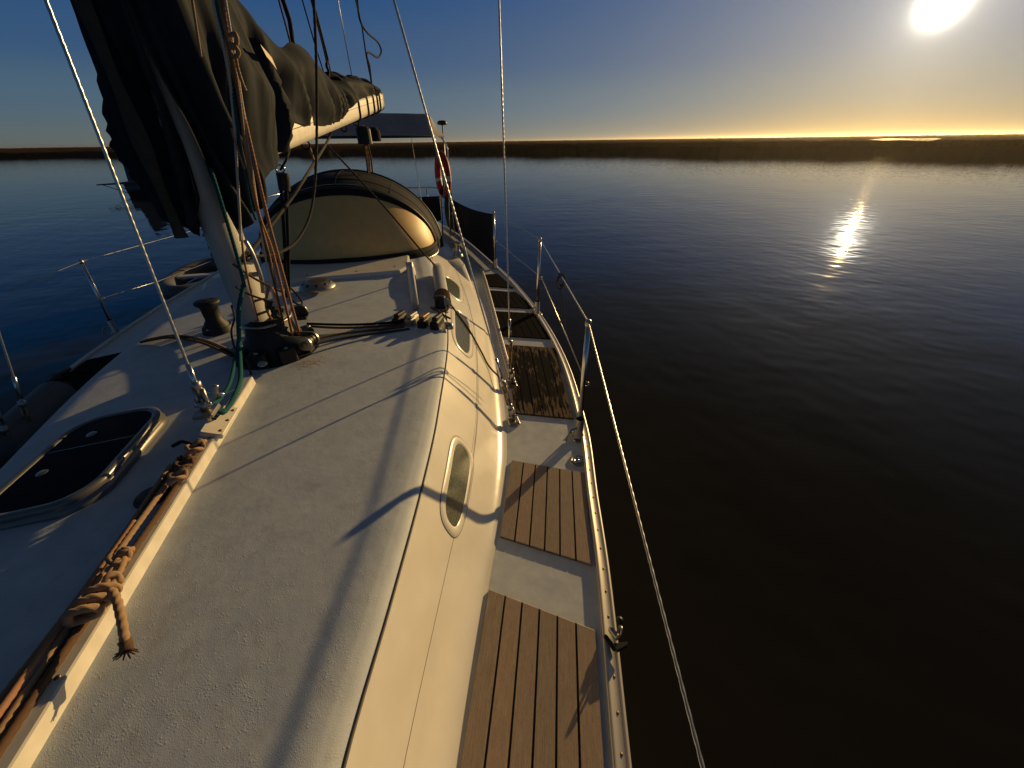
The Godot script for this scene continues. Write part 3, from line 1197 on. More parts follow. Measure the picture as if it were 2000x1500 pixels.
func build_mast_and_boom() -> void:
	var t := thing("mast", "cream painted oval mast stepped on the coachroof behind the dark sail cover", "mast", "", MAST)
	var rows := []
	for y in [0.02, 0.5, 1.0, 2.0, 4.0, 7.0, 10.0]:
		rows.append(oval(Vector3(0, y, 0), 0.064, 0.086))
	part(t, "tube", loft(rows, true), "mast_paint")
	part(t, "sail_track", tube([Vector3(0, 0.25, -0.102), Vector3(0, 9.8, -0.102)], 0.009, 6), "dull_steel")
	part(t, "spreader", tube([Vector3(-1.35, 5.4, -0.15), Vector3(0, 5.3, 0), Vector3(1.35, 5.4, -0.15)], 0.03, 10), "mast_paint")
	# collar and foot
	rows = []
	for q in [[0.0, 0.19, 0.20], [0.018, 0.192, 0.202], [0.022, 0.185, 0.195], [0.026, 0.135, 0.165], [0.09, 0.125, 0.15], [0.12, 0.105, 0.13], [0.19, 0.092, 0.118], [0.205, 0.075, 0.1]]:
		rows.append(oval(Vector3(0.045, q[0] - 0.02, 0.0), q[1], q[2]))
	var foot := part(t, "mast_collar", loft(rows, true), "black_rubber")
	var rib := []
	for k in 15:
		var f := k / 14.0
		var p: Vector3 = Vector3(-0.639, 1.882, -1.84).lerp(Vector3(-0.591, 1.724, -1.805), f) - MAST + Vector3(0.008 * sin(k * 1.9), 0, 0.012 * cos(k * 1.9))
		rib.append(PackedVector3Array([p + Vector3(-0.012, 0, 0), p + Vector3(0, 0.004, 0.006), p + Vector3(0.014, 0, 0.0)]))
	part(t, "leather_strip", loft(rib), "faded_cloth")
	for k in 5:
		var a := -0.5 + k * 0.75
		var bx := part(foot, "sheave_box", block(0.05, 0.07, 0.075, 0.006), "black_plastic", Transform3D(Basis(Vector3.UP, -a), Vector3(0.045 + cos(a) * 0.15, 0.0, sin(a) * 0.17)))
		part(bx, "sheave_pin", bolt(0.009, 0.006), "dull_steel", Transform3D(Basis.IDENTITY, Vector3(0.01, 0.07, 0.0)))
	part(foot, "hose_clip", ring(0.1, 0.006, 28, 6, 1.22), "dull_steel", Transform3D(Basis(Vector3.RIGHT, PI / 2), Vector3(0.045, 0.165, 0)))
	part(foot, "bolt", lathe([Vector2(0.0001, 0.012), Vector2(0.01, 0.012), Vector2(0.011, 0.006), Vector2(0.018, 0.005), Vector2(0.02, 0.0)], 14), "dull_steel", Transform3D(Basis(Vector3.RIGHT, 0.3), Vector3(-0.695, 1.644, -1.713) - MAST))
	# cleat and step brackets on the sunlit side of the mast
	var cl := part(t, "cleat", tube([Vector3(0.085, 0.30, 0.05), Vector3(0.098, 0.36, 0.055), Vector3(0.098, 0.46, 0.055), Vector3(0.085, 0.52, 0.05)], 0.009, 8, 4), "dull_steel")
	part(cl, "stub", tube([Vector3(0.06, 0.38, 0.05), Vector3(0.1, 0.38, 0.055)], 0.011, 8), "dull_steel")
	part(cl, "stub", tube([Vector3(0.06, 0.44, 0.05), Vector3(0.1, 0.44, 0.055)], 0.011, 8), "dull_steel")
	part(t, "step", tube([Vector3(-0.692, 1.875, -1.857) - MAST, Vector3(-0.643, 1.887, -1.84) - MAST, Vector3(-0.648, 1.832, -1.84) - MAST, Vector3(-0.699, 1.814, -1.857) - MAST], 0.006, 8), "bronze")

	# halyard turning blocks bolted to the collar
	var b := thing("halyard_block", "double grey cheek block at the foot of the mast, leading the rust ropes aft", "block", "", Vector3(-0.566, 1.618, -1.831))
	var dir := Basis(Vector3.UP, -0.35)
	for s in [0.0, -0.062]:
		var cheek := []
		var pts := PackedVector2Array()
		for k in 13:
			var a := -PI / 2 + PI * k / 12.0
			pts.append(Vector2(0.03 + 0.034 * cos(a), 0.034 * sin(a)))
		pts.append(Vector2(-0.075, 0.034))
		pts.append(Vector2(-0.075, -0.034))
		var pl := part(b, "cheek", plate(pts, -0.005, 0.005, 0.0015), "dull_steel", Transform3D(dir * Basis(Vector3.RIGHT, PI / 2), dir * Vector3(0, 0.05, s)))
		part(pl, "axle", lathe([Vector2(0.0001, 0.012), Vector2(0.006, 0.012), Vector2(0.007, 0.009), Vector2(0.013, 0.008), Vector2(0.014, 0.0)], 16), "bronze", Transform3D(Basis.IDENTITY, Vector3(0.03, 0.004, 0)))
	for s in [-0.018, -0.044]:
		part(b, "sheave", lathe([Vector2(0.008, -0.010), Vector2(0.030, -0.010), Vector2(0.024, 0.0), Vector2(0.030, 0.010), Vector2(0.008, 0.010)], 20), "black_plastic", Transform3D(dir * Basis(Vector3.RIGHT, PI / 2), dir * Vector3(0.03, 0.05, s)))
	part(b, "mount", block(0.09, 0.05, 0.07, 0.006), "black_plastic", Transform3D(dir, dir * Vector3(-0.06, -0.005, -0.03)))
	b = thing("halyard_block", "small dark block aft of the mast foot, half hidden by the ropes", "block", "", Vector3(-0.652, 1.618, -2.294))
	part(b, "cheek", plate(round_rect(0.10, 0.055, 0.026), -0.004, 0.004, 0.001), "black_plastic", Transform3D(dir * Basis(Vector3.RIGHT, PI / 2), Vector3(0, 0.04, 0)))
	part(b, "cheek", plate(round_rect(0.10, 0.055, 0.026), -0.004, 0.004, 0.001), "dull_steel", Transform3D(dir * Basis(Vector3.RIGHT, PI / 2), Vector3(-0.01, 0.04, -0.03)))
	part(b, "mount", block(0.06, 0.02, 0.05, 0.004), "black_plastic")

	# boom
	var bt := thing("boom", "cream painted boom running aft under the dark sail cover", "boom", "", Vector3(-0.727, 2.415, -2.067))
	rows = []
	var a0: Vector3 = Vector3(-0.727, 2.415, -2.067)
	var a1: Vector3 = Vector3(-0.138, 2.792, -4.818)
	for k in 9:
		var c := a0.lerp(a1, k / 8.0)
		var row := PackedVector3Array()
		for q in round_rect(0.115, 0.150, 0.036, 4):
			row.append(c - a0 + Vector3(0.978, 0, 0.21) * q.x + Vector3(0, q.y, 0))
		rows.append(row)
	part(bt, "spar", loft(rows, true), "boom_paint")
	var side := Vector3(0.978, 0, 0.21) * 0.0575
	part(bt, "groove", tube([side + Vector3(0, 0.012, 0), a1 - a0 + side + Vector3(0, 0.012, 0)], 0.0018, 6), "seam")
	var ec := []
	for f in [[0.0, 1.02], [0.012, 1.06], [0.05, 1.05], [0.06, 0.8], [0.061, 0.01]]:
		var row := PackedVector3Array()
		for q in round_rect(0.115, 0.150, 0.036, 4):
			row.append(a1 - a0 + (a1 - a0).normalized() * f[0] + Vector3(0.978, 0, 0.21) * q.x * f[1] + Vector3(0, q.y * f[1], 0))
		ec.append(row)
	part(bt, "end_cap", loft(ec, true), "black_plastic")
	part(bt, "gooseneck", tube([Vector3(0, 0, 0.02), Vector3(-0.005, 0.0, 0.08)], 0.03, 12), "dull_steel")
	for f in [0.70, 0.795, 0.87, 0.92, 0.955]:
		var c := (a1 - a0) * float(f)
		var row := []
		for q in round_rect(0.128, 0.163, 0.04, 4):
			row.append(c + Vector3(0.978, 0, 0.21) * q.x + Vector3(0, q.y, 0) + (a1 - a0).normalized() * (q.y * 0.12))
		row.append(row[0])
		part(bt, "lashing", tube(row, 0.0065, 6), "rope_black")
	for f in [0.33, 0.60, 0.72]:
		part(bt, "strop", ring(0.022, 0.005, 16, 6), "rope_black", Transform3D(Basis(Vector3.UP, 0.4), (a1 - a0) * float(f) + Vector3(0.0, -0.095, 0)))


func mirror(p: Vector3) -> Vector3:
	# across the upright plane of the boom
	var n := Vector3(3.3, 0, 0.71).normalized()
	return p - n * 2.0 * (p - Vector3(-0.7446, p.y, -2.0148)).dot(n)


func build_sail_cover() -> void:
	var port := [
		[Vector3(-0.7271, 3.4574, -1.8221), Vector3(-0.7183, 2.7829, -1.8046), Vector3(-0.6789, 2.4938, -1.8221), Vector3(-0.6728, 2.3186, -1.8308), Vector3(-0.65, 2.1346, -1.8396)],
		[Vector3(-0.6833, 3.4574, -1.8396), Vector3(-0.6395, 2.7829, -1.8396), Vector3(-0.6132, 2.4938, -1.8396), Vector3(-0.6044, 2.3186, -1.8571), Vector3(-0.6132, 2.1784, -1.8834)],
		[Vector3(-0.6307, 3.4136, -1.9272), Vector3(-0.5519, 2.8004, -1.9272), Vector3(-0.5344, 2.5814, -1.9447), Vector3(-0.5344, 2.4062, -1.9622), Vector3(-0.565, 2.2398, -1.9798)],
		[Vector3(-0.6482, 3.2822, -2.1462), Vector3(-0.5344, 2.8617, -2.1199), Vector3(-0.5037, 2.669, -2.1199), Vector3(-0.4993, 2.4938, -2.1287), Vector3(-0.5256, 2.3449, -2.1462)],
		[Vector3(-0.657, 3.1245, -2.3214), Vector3(-0.5168, 2.888, -2.2776), Vector3(-0.4949, 2.7128, -2.2776), Vector3(-0.4906, 2.5376, -2.2776), Vector3(-0.5125, 2.4062, -2.2776)],
		[Vector3(-0.6333, 2.98, -2.5316), Vector3(-0.5081, 2.8442, -2.4703), Vector3(-0.4906, 2.7128, -2.4528), Vector3(-0.4862, 2.5639, -2.4353), Vector3(-0.5125, 2.4325, -2.4178)],
		[Vector3(-0.5843, 2.9493, -2.7594), Vector3(-0.4993, 2.8267, -2.6981), Vector3(-0.4818, 2.7216, -2.6718), Vector3(-0.4906, 2.6252, -2.6455), Vector3(-0.5256, 2.5464, -2.628)],
		[Vector3(-0.5431, 2.8924, -2.9521), Vector3(-0.4555, 2.8004, -2.9083), Vector3(-0.438, 2.704, -2.8908), Vector3(-0.4424, 2.6077, -2.882), Vector3(-0.473, 2.5376, -2.8733)],
		[Vector3(-0.5011, 2.9406, -3.1273), Vector3(-0.4205, 2.8267, -3.0923), Vector3(-0.3942, 2.7216, -3.066), Vector3(-0.3942, 2.6252, -3.0572), Vector3(-0.4292, 2.542, -3.0397)],
		[Vector3(-0.4608, 2.9318, -3.3376), Vector3(-0.3767, 2.8179, -3.3113), Vector3(-0.3416, 2.7216, -3.285), Vector3(-0.3416, 2.634, -3.2762), Vector3(-0.3854, 2.5551, -3.2587)],
		[Vector3(-0.4292, 2.8486, -3.4777), Vector3(-0.3504, 2.7829, -3.4602), Vector3(-0.3154, 2.7128, -3.4427), Vector3(-0.3154, 2.6427, -3.4427), Vector3(-0.3592, 2.5814, -3.4339)],
		[Vector3(-0.3986, 2.8223, -3.6091), Vector3(-0.3241, 2.7829, -3.5916), Vector3(-0.2891, 2.7303, -3.5741), Vector3(-0.2891, 2.669, -3.5741), Vector3(-0.3241, 2.6252, -3.5653)],
		[Vector3(-0.3557, 2.8661, -3.8194), Vector3(-0.2716, 2.8354, -3.7931), Vector3(-0.2365, 2.7916, -3.7843), Vector3(-0.2365, 2.7391, -3.7756), Vector3(-0.2716, 2.6953, -3.7668)],
		[Vector3(-0.2751, 2.8924, -4.196), Vector3(-0.1927, 2.8705, -4.1698), Vector3(-0.1577, 2.8354, -4.1522), Vector3(-0.1621, 2.8004, -4.1522), Vector3(-0.1927, 2.7697, -4.1347)],
		[Vector3(-0.1962, 2.9099, -4.5552), Vector3(-0.1314, 2.888, -4.5552), Vector3(-0.1051, 2.8617, -4.5377), Vector3(-0.1051, 2.8354, -4.5289), Vector3(-0.1314, 2.8092, -4.5114)],
		[Vector3(-0.1445, 2.888, -4.7917), Vector3(-0.1051, 2.8705, -4.7917), Vector3(-0.092, 2.853, -4.783), Vector3(-0.092, 2.8354, -4.783), Vector3(-0.1007, 2.8179, -4.7742)],
		[Vector3(-0.1314, 2.8092, -4.8706), Vector3(-0.1095, 2.8092, -4.8706), Vector3(-0.1007, 2.8004, -4.8618), Vector3(-0.1007, 2.7916, -4.8618), Vector3(-0.1051, 2.7829, -4.853)],
	]
	var stbd := [
		[Vector3(-0.7358, 3.4574, -1.8221), Vector3(-0.7227, 2.7829, -1.8002), Vector3(-0.7218, 2.4938, -1.8046), Vector3(-0.7341, 2.3361, -1.8046), Vector3(-0.7446, 2.266, -1.8089)],
		[Vector3(-0.8147, 3.4574, -1.8133), Vector3(-0.8147, 2.7829, -1.787), Vector3(-0.8234, 2.5376, -1.7958), Vector3(-0.8322, 2.3624, -1.8133), Vector3(-0.8453, 2.1434, -1.8396)],
		[Vector3(-0.876, 3.4574, -1.8571), Vector3(-0.876, 2.7829, -1.8571), Vector3(-0.911, 2.5376, -1.8659), Vector3(-0.9154, 2.4062, -1.8746), Vector3(-0.9067, 2.2485, -1.8922)],
		[Vector3(-0.9023, 3.4574, -1.971), Vector3(-0.8891, 2.8092, -1.9447), Vector3(-0.9505, 2.5113, -1.9447), Vector3(-0.9461, 2.4237, -1.9447), Vector3(-0.9373, 2.3274, -1.9447)],
		[Vector3(-0.911, 3.3698, -2.1462), Vector3(-0.9286, 2.8092, -2.1024), Vector3(-0.9548, 2.5989, -2.1024), Vector3(-0.9548, 2.5113, -2.1024), Vector3(-0.9461, 2.4237, -2.0849)],
	]
	for k in range(4, port.size()):
		var c := []
		for q in port[k]:
			c.append(mirror(q))
		stbd.append(c)
	var t := thing("sail_cover", "charcoal canvas sail cover draped over the mast front and along the boom", "sail cover", "", Vector3(-0.745, 2.406, -2.102))
	wpart(t, "port_side", cover_sheet(port, 5), "sail_cloth")
	wpart(t, "starboard_side", cover_sheet(stbd, 6), "sail_cloth")
	# faded hem strip down the shaded front flap
	var rows := []
	for j in 30:
		var v := j / 29.0
		var a := col_at(stbd[1], v)
		var b := col_at(stbd[2], v)
		var m := a.lerp(b, 0.05 + 0.10 * sin(v * 9.0) * 0.3) + Vector3(0.0, 0.0, 0.016)
		var w := 0.022 + 0.006 * sin(v * 13.0)
		rows.append(PackedVector3Array([m + Vector3(-w, 0, -0.008), m + Vector3(-w * 0.4, 0, 0.004), m + Vector3(w * 0.4, 0, 0.004), m + Vector3(w, 0, -0.008)]))
	wpart(t, "hem_strip", loft(rows), "faded_cloth")
	# sunlit reinforcing patch below the ridge
	rows = []
	for j in 6:
		var v := 0.36 + 0.012 * j
		var row := PackedVector3Array()
		for i in 5:
			var u := 3.35 + 0.14 * i + 0.03 * j
			var c0 := col_at(port[int(u)], v + 0.02 * i)
			var c1 := col_at(port[int(u) + 1], v + 0.02 * i)
			row.append(c0.lerp(c1, u - floorf(u)) + Vector3(0.05, 0.0, 0.03))
		rows.append(row)
	wpart(t, "patch", loft(rows), "patch_cloth")
	# loose folds of cloth gathered on top of the boom end
	for k in 7:
		var f := k / 6.0
		var c: Vector3 = Vector3(-0.3854, 2.8442, -3.6792).lerp(Vector3(-0.2278, 2.9011, -4.4238), f)
		var w := 0.07 + 0.02 * sin(k * 2.3)
		wpart(t, "fold", tube([c + Vector3(-w, -0.03, 0.05), c + Vector3(-w * 0.3, 0.008 + 0.012 * sin(k * 1.7), 0.02), c + Vector3(w * 0.5, 0.002, -0.03), c + Vector3(w * 1.2, -0.05, -0.06)], 0.02 + 0.006 * cos(k * 1.9), 8, 5, 0.012), "sail_cloth")


func col_at(c: Array, v: float) -> Vector3:
	var x := v * (c.size() - 1)
	var i := clampi(int(x), 0, c.size() - 2)
	var a: Vector3 = c[maxi(i - 1, 0)]
	var b: Vector3 = c[i]
	var d: Vector3 = c[i + 1]
	var e: Vector3 = c[mini(i + 2, c.size() - 1)]
	return b.cubic_interpolate(d, a, e, x - i)


func cover_sheet(cols: Array, front: int) -> ArrayMesh:
	var n := FastNoiseLite.new()
	n.seed = 31 + front
	n.frequency = 1.0
	n.fractal_octaves = 1
	var per := 16
	var rows := []
	for j in 45:
		var v := j / 44.0
		var ctl := []
		for c in cols:
			ctl.append(col_at(c, v))
		var line := smooth_path(ctl, per)
		var row := PackedVector3Array()
		for i in line.size():
			var u := float(i) / per
			var p := line[i]
			var axis := Vector3(-0.7446, p.y, -1.971)
			if p.z < -2.2776:
				axis = Vector3(-0.7446 + 0.215 * (-p.z - 2.0148), p.y, p.z + 0.05)
			var out := p - axis
			out.y = 0.0
			out = out.normalized()
			# folds hang from the ridge and deepen downwards; slack cloth near the mast, tighter along the boom
			var hang := smoothstep(0.0, 0.6, v)
			var slack := 1.0 if u < 6.5 else 0.45
			var f := n.get_noise_2d(u * 0.78 - v * 0.45, v * 0.2 + 3.0)
			var g := n.get_noise_2d(u * 2.4 + 40.0 - v * 0.6, v * 0.35)
			var k := n.get_noise_2d(u * 0.35 + 90.0, v * 2.2 - u * 0.5)
			var d := slack * (0.10 * (1.0 - 2.4 * absf(f)) - 0.055 + 0.014 * (1.0 - 2.5 * absf(g)) - 0.012) * hang + 0.010 * k
			d *= 1.0 - 0.55 * smoothstep(0.8, 1.0, v)
			if i < 2:
				d *= 0.3
			if u > float(cols.size()) - 2.0:
				d *= 0.2
			row.append(p + out * d)
		rows.append(row)
	return loft(rows)


# ------------------------------------------------------------------ sprayhood, bimini, stern things
func arch(cx: float, half: float, y0: float, h: float, z: float, sweep: float, n := 40, p := 1.0) -> PackedVector3Array:
	var o := PackedVector3Array()
	for k in n + 1:
		var a := PI * k / n
		var s := sin(a)
		o.append(Vector3(cx + half * cos(a), y0 + h * pow(s, p), z - sweep * (1.0 - s)))
	return o


func build_hoods() -> void:
	var t := thing("sprayhood", "black domed sprayhood with an amber front window standing on the coachroof", "sprayhood", "", Vector3(-0.534, 1.583, -3.854))
	# front window: from a slightly bowed foot on the roof up to the first arch
	var a1 := arch(-0.5344, 0.7534, 1.5959, 0.4993, -3.7142, 0.3679)
	var rows := []
	for j in 14:
		var v := j / 13.0
		var row := PackedVector3Array()
		for k in 41:
			var a := PI * k / 40.0
			var base := Vector3(-0.5344 + 0.7621 * cos(a), 1.5898 - 0.012 * absf(cos(a)), -4.0822 + 0.5869 * pow(sin(a), 0.9))
			var p := base.lerp(a1[k], v)
			p.z += 0.07 * sin(PI * v) * sin(a)
			row.append(p)
		rows.append(row)
	wpart(t, "front_window", loft(rows), "hood_panel")
	rows = [a1, arch(-0.5344, 0.7604, 1.5915, 0.5256, -3.723, 0.3679), arch(-0.5344, 0.7674, 1.5828, 0.5606, -3.7493, 0.3504), arch(-0.5344, 0.7796, 1.574, 0.5957, -3.8018, 0.3241)]
	wpart(t, "window_border", loft(rows), "hood_cloth")
	rows = [arch(-0.5344, 0.7805, 1.5731, 0.5974, -3.8027, 0.3241), arch(-0.5344, 0.798, 1.5512, 0.65, -3.9078, 0.2628), arch(-0.5344, 0.8147, 1.5302, 0.692, -4.0471, 0.1752), arch(-0.53, 0.8366, 1.5039, 0.7315, -4.2486, 0.0876), arch(-0.5256, 0.8497, 1.4864, 0.7446, -4.4676, 0)]
	wpart(t, "roof", loft(rows), "hood_cloth")
	# stitched seams over the cloth
	for k in [13, 20, 27]:
		var line := PackedVector3Array()
		for r in rows:
			line.append(r[k] + Vector3(0, 0.001, 0))
		var sm := start()
		tube_into(sm, line, 0.003, 5)
		wpart(t, "seam", done(sm), "hood_cloth")
	for k in [1, 3]:
		var sm := start()
		tube_into(sm, rows[k], 0.0035, 5)
		wpart(t, "seam", done(sm), "hood_cloth")
	for q in [arch(-0.5344, 0.7639, 1.5828, 0.565, -3.7449, 0.3504), arch(-0.5256, 0.8515, 1.4864, 0.7472, -4.4676, 0)]:
		var st := start()
		tube_into(st, q, 0.012, 8)
		wpart(t, "hoop", done(st), "black_plastic")
	var foot := []
	for k in 41:
		var a := PI * k / 40.0
		foot.append(Vector3(-0.5344 + 0.7753 * cos(a), 1.5898 - 0.012 * absf(cos(a)), -4.0734 + 0.5957 * pow(sin(a), 0.9)))
	rows = []
	for q in foot:
		rows.append(PackedVector3Array([q + Vector3(0, -0.035, 0.012), q + Vector3(0, 0.03, 0.016), q + Vector3(0, 0.062, 0.008), q + Vector3(0, 0.068, -0.012)]))
	wpart(t, "foot_strip", loft(rows), "hood_cloth")
	var st2 := start()
	var fp := PackedVector3Array()
	for q in foot:
		fp.append(q + Vector3(0, -0.025, 0.02))
	tube_into(st2, fp, 0.011, 8)
	wpart(t, "foot_rail", done(st2), "dull_steel")

	# bimini
	t = thing("bimini", "grey canvas bimini top over the cockpit behind the boom", "bimini", "", Vector3(-0.7, 1.2, -7.2))
	var fl: Vector3 = Vector3(0.497, 2.516, -6.4)
	var rr: Vector3 = Vector3(0.494, 2.793, -6.9)
	var er: Vector3 = Vector3(0.682, 2.509, -7.2)
	rows = []
	for q in [[fl, 0.0], [fl.lerp(rr, 0.5), 0.004], [rr, 0.012], [Vector3(rr.x, rr.y - 0.01, -7.7), 0.012], [Vector3(fl.x, fl.y, -8.3), 0.0]]:
		var row := PackedVector3Array()
		for k in 33:
			var u := k / 32.0
			var x: float = lerpf(q[0].x, -1.4 - q[0].x, u)
			var wr: float = 0.02 * sin(u * 34.0 + q[0].z * 2.0) * clampf(1.0 - absf(q[0].z + 6.65) * 5.0, 0.0, 1.0)
			row.append(Vector3(x, q[0].y + q[1] * sin(PI * u) + wr * 0.5, q[0].z + wr))
		rows.append(row)
	wpart(t, "canopy", loft(rows), "bimini_cloth")
	rows = [PackedVector3Array([fl, fl.lerp(rr, 0.5) + Vector3(0, 0.03, 0), rr, Vector3(rr.x, rr.y - 0.02, -7.7)]), PackedVector3Array([er + Vector3(-0.01, 0, 0.5), er + Vector3(0.0, 0.03, 0.3), er, er + Vector3(0, 0, -0.6)])]
	wpart(t, "side_flap", loft(rows), "bimini_cloth")
	wpart(t, "front_bar", tube([fl, Vector3(-1.4 - fl.x, fl.y, fl.z)], 0.016, 8), "black_plastic")
	for sx in [1.0, -1.0]:
		var pts := []
		for q in [Vector3(0.62, 2.505, -6.7), Vector3(0.682, 2.398, -6.7), Vector3(0.692, 2.269, -6.7), Vector3(0.653, 1.617, -6.7), Vector3(0.62, 1.006, -6.7)]:
			pts.append(q if sx > 0.0 else Vector3(-1.4 - q.x, q.y, q.z))
		wpart(t, "frame_hoop", tube(pts, 0.0125, 8, 6), "steel")
		pts = []
		for q in [fl, Vector3(0.524, 2.118, -6.5), Vector3(0.497, 1.113, -6.6)]:
			pts.append(q if sx > 0.0 else Vector3(-1.4 - q.x, q.y, q.z))
		wpart(t, "frame_post", tube(pts, 0.0125, 8, 4), "steel")

	# lamp or aerial on the bimini corner
	t = thing("stern_aerial", "small black aerial dome beside the corner of the bimini", "aerial", "", Vector3(0.709, 2.677, -7.3))
	part(t, "dome", lathe([Vector2(0.0001, 0.055), Vector2(0.05, 0.05), Vector2(0.075, 0.03), Vector2(0.075, 0.0), Vector2(0.02, -0.01)], 16), "black_plastic")
	part(t, "stalk", tube([Vector3(0, 0, 0), Vector3(0.0, -0.5, 0.0), Vector3(0.02, -1.6, 0.0)], 0.01, 8), "dull_steel")

	# lifebuoy
	t = thing("lifebuoy", "red horseshoe lifebuoy hanging at the stern below the bimini corner", "lifebuoy", "", Vector3(0.548, 2.052, -6.2))
	var pth := []
	for k in 25:
		var a := deg_to_rad(-62.0 + 304.0 * k / 24.0)
		pth.append(Vector3(cos(a) * 0.21, sin(a) * 0.26, 0))
	var rows2 := []
	for k in pth.size():
		var p: Vector3 = pth[k]
		var d := p.normalized()
		var row := PackedVector3Array()
		for i in 12:
			var b := TAU * i / 12.0
			row.append(p + d * 0.062 * cos(b) + Vector3(0, 0, 0.045 * sin(b)))
		rows2.append(row)
	var turn := Basis(Vector3.UP, deg_to_rad(-75.0)).scaled(Vector3(0.92, 0.92, 0.92))
	part(t, "foam", loft(rows2, true), "red_foam", Transform3D(turn, Vector3.ZERO))
	for k in [4, 12, 20]:
		var rows3 := []
		for m in 3:
			var p: Vector3 = pth[k].lerp(pth[k + 1], m / 2.0)
			var d := p.normalized()
			var row := PackedVector3Array()
			for i in 12:
				var b := TAU * i / 12.0
				row.append(p + d * 0.0645 * cos(b) + Vector3(0, 0, 0.0475 * sin(b)))
			rows3.append(row)
		part(t, "reflective_band", loft(rows3, true), "reflective_tape", Transform3D(turn, Vector3.ZERO))
	part(t, "holder", tube([Vector3(0.02, 0.3, -0.1), Vector3(0.0, -0.3, -0.1)], 0.012, 8), "steel")

	# black weather cloth laced to the guard wires
	t = thing("weather_cloth", "black weather cloth laced between the aft stanchions", "weather cloth", "", Vector3(0.95, 1.17, -5.6))
	rows = []
	for j in 9:
		var v := j / 8.0
		var row := PackedVector3Array()
		for k in 25:
			var u := k / 24.0
			var zz := lerpf(-4.73, -7.4, u)
			var hi := 1.745 - 0.06 * u - 0.06 * sin(PI * u)
			row.append(Vector3(XC + rail_x(zz) - 0.03 + 0.03 * sin(PI * v) * sin(u * 11.0), lerpf(hi, 1.18, v), zz))
		rows.append(row)
	wpart(t, "cloth", loft(rows), "hood_cloth")
	for k in 4:
		wpart(t, "lacing", ring(0.012, 0.003, 12, 6), "rope_grey").position += Vector3(XC + rail_x(-4.72) - 0.02, 1.25 + 0.14 * k, -4.725)

	# canvas bag on the stern rail
	t = thing("stern_bag", "black canvas bag strapped to the stern rail under the lifebuoy", "bag", "", Vector3(0.384, 1.544, -6.9))
	var bag := []
	for q in [[-0.17, 0.8], [-0.15, 1.0], [0.0, 1.06], [0.13, 1.0], [0.16, 0.86], [0.17, 0.3]]:
		var row := PackedVector3Array()
		for v in round_rect(0.30, 0.22, 0.06, 4):
			row.append(Vector3(v.x * q[1], q[0], v.y * q[1]))
		bag.append(row)
	part(t, "body", loft(bag, true), "hood_cloth")
	part(t, "strap", tube([Vector3(-0.2, 0.17, 0.0), Vector3(0.3, 0.17, 0.0)], 0.012, 8), "black_plastic")
	var pp := thing("pushpit", "stainless stern rail behind the weather cloth", "rail", "", Vector3(-0.7, 1.15, -7.6))
	for yy in [1.45, 1.75]:
		wpart(pp, "rail", tube([Vector3(XC + 1.42, yy, -6.9), Vector3(XC + 1.36, yy, -7.7), Vector3(XC + 1.1, yy, -8.05), Vector3(XC, yy, -8.1), Vector3(XC - 1.1, yy, -8.05), Vector3(XC - 1.36, yy, -7.7), Vector3(XC - 1.42, yy, -6.9)], 0.0125, 8, 6), "steel")
	for xx in [1.42, 1.1, 0.0, -1.1, -1.42]:
		wpart(pp, "post", tube([Vector3(XC + xx, 1.15, -6.9 if absf(xx) > 1.3 else -8.05), Vector3(XC + xx, 1.75, -6.9 if absf(xx) > 1.3 else -8.06)], 0.0125, 8), "steel")
	winch("cockpit_winch", Vector3(0.459, 1.4, -4.359), 1.0, "dull_steel", "steel sheet winch on the sunlit cockpit coaming")


func winch(called: String, at: Vector3, s: float, key: String, label: String) -> void:
	var t := thing(called, label, "winch", "", at)
	part(t, "drum", lathe([Vector2(0.0001, 0.15 * s), Vector2(0.03 * s, 0.15 * s), Vector2(0.05 * s, 0.145 * s), Vector2(0.052 * s, 0.135 * s), Vector2(0.036 * s, 0.12 * s), Vector2(0.034 * s, 0.06 * s), Vector2(0.05 * s, 0.035 * s), Vector2(0.052 * s, 0.025 * s)], 24), key)
	part(t, "base", lathe([Vector2(0.058 * s, 0.026 * s), Vector2(0.062 * s, 0.02 * s), Vector2(0.066 * s, 0.0)], 24), key)
	part(t, "socket", lathe([Vector2(0.0001, 0.152 * s), Vector2(0.01 * s, 0.152 * s), Vector2(0.013 * s, 0.149 * s)], 8), "black_plastic")


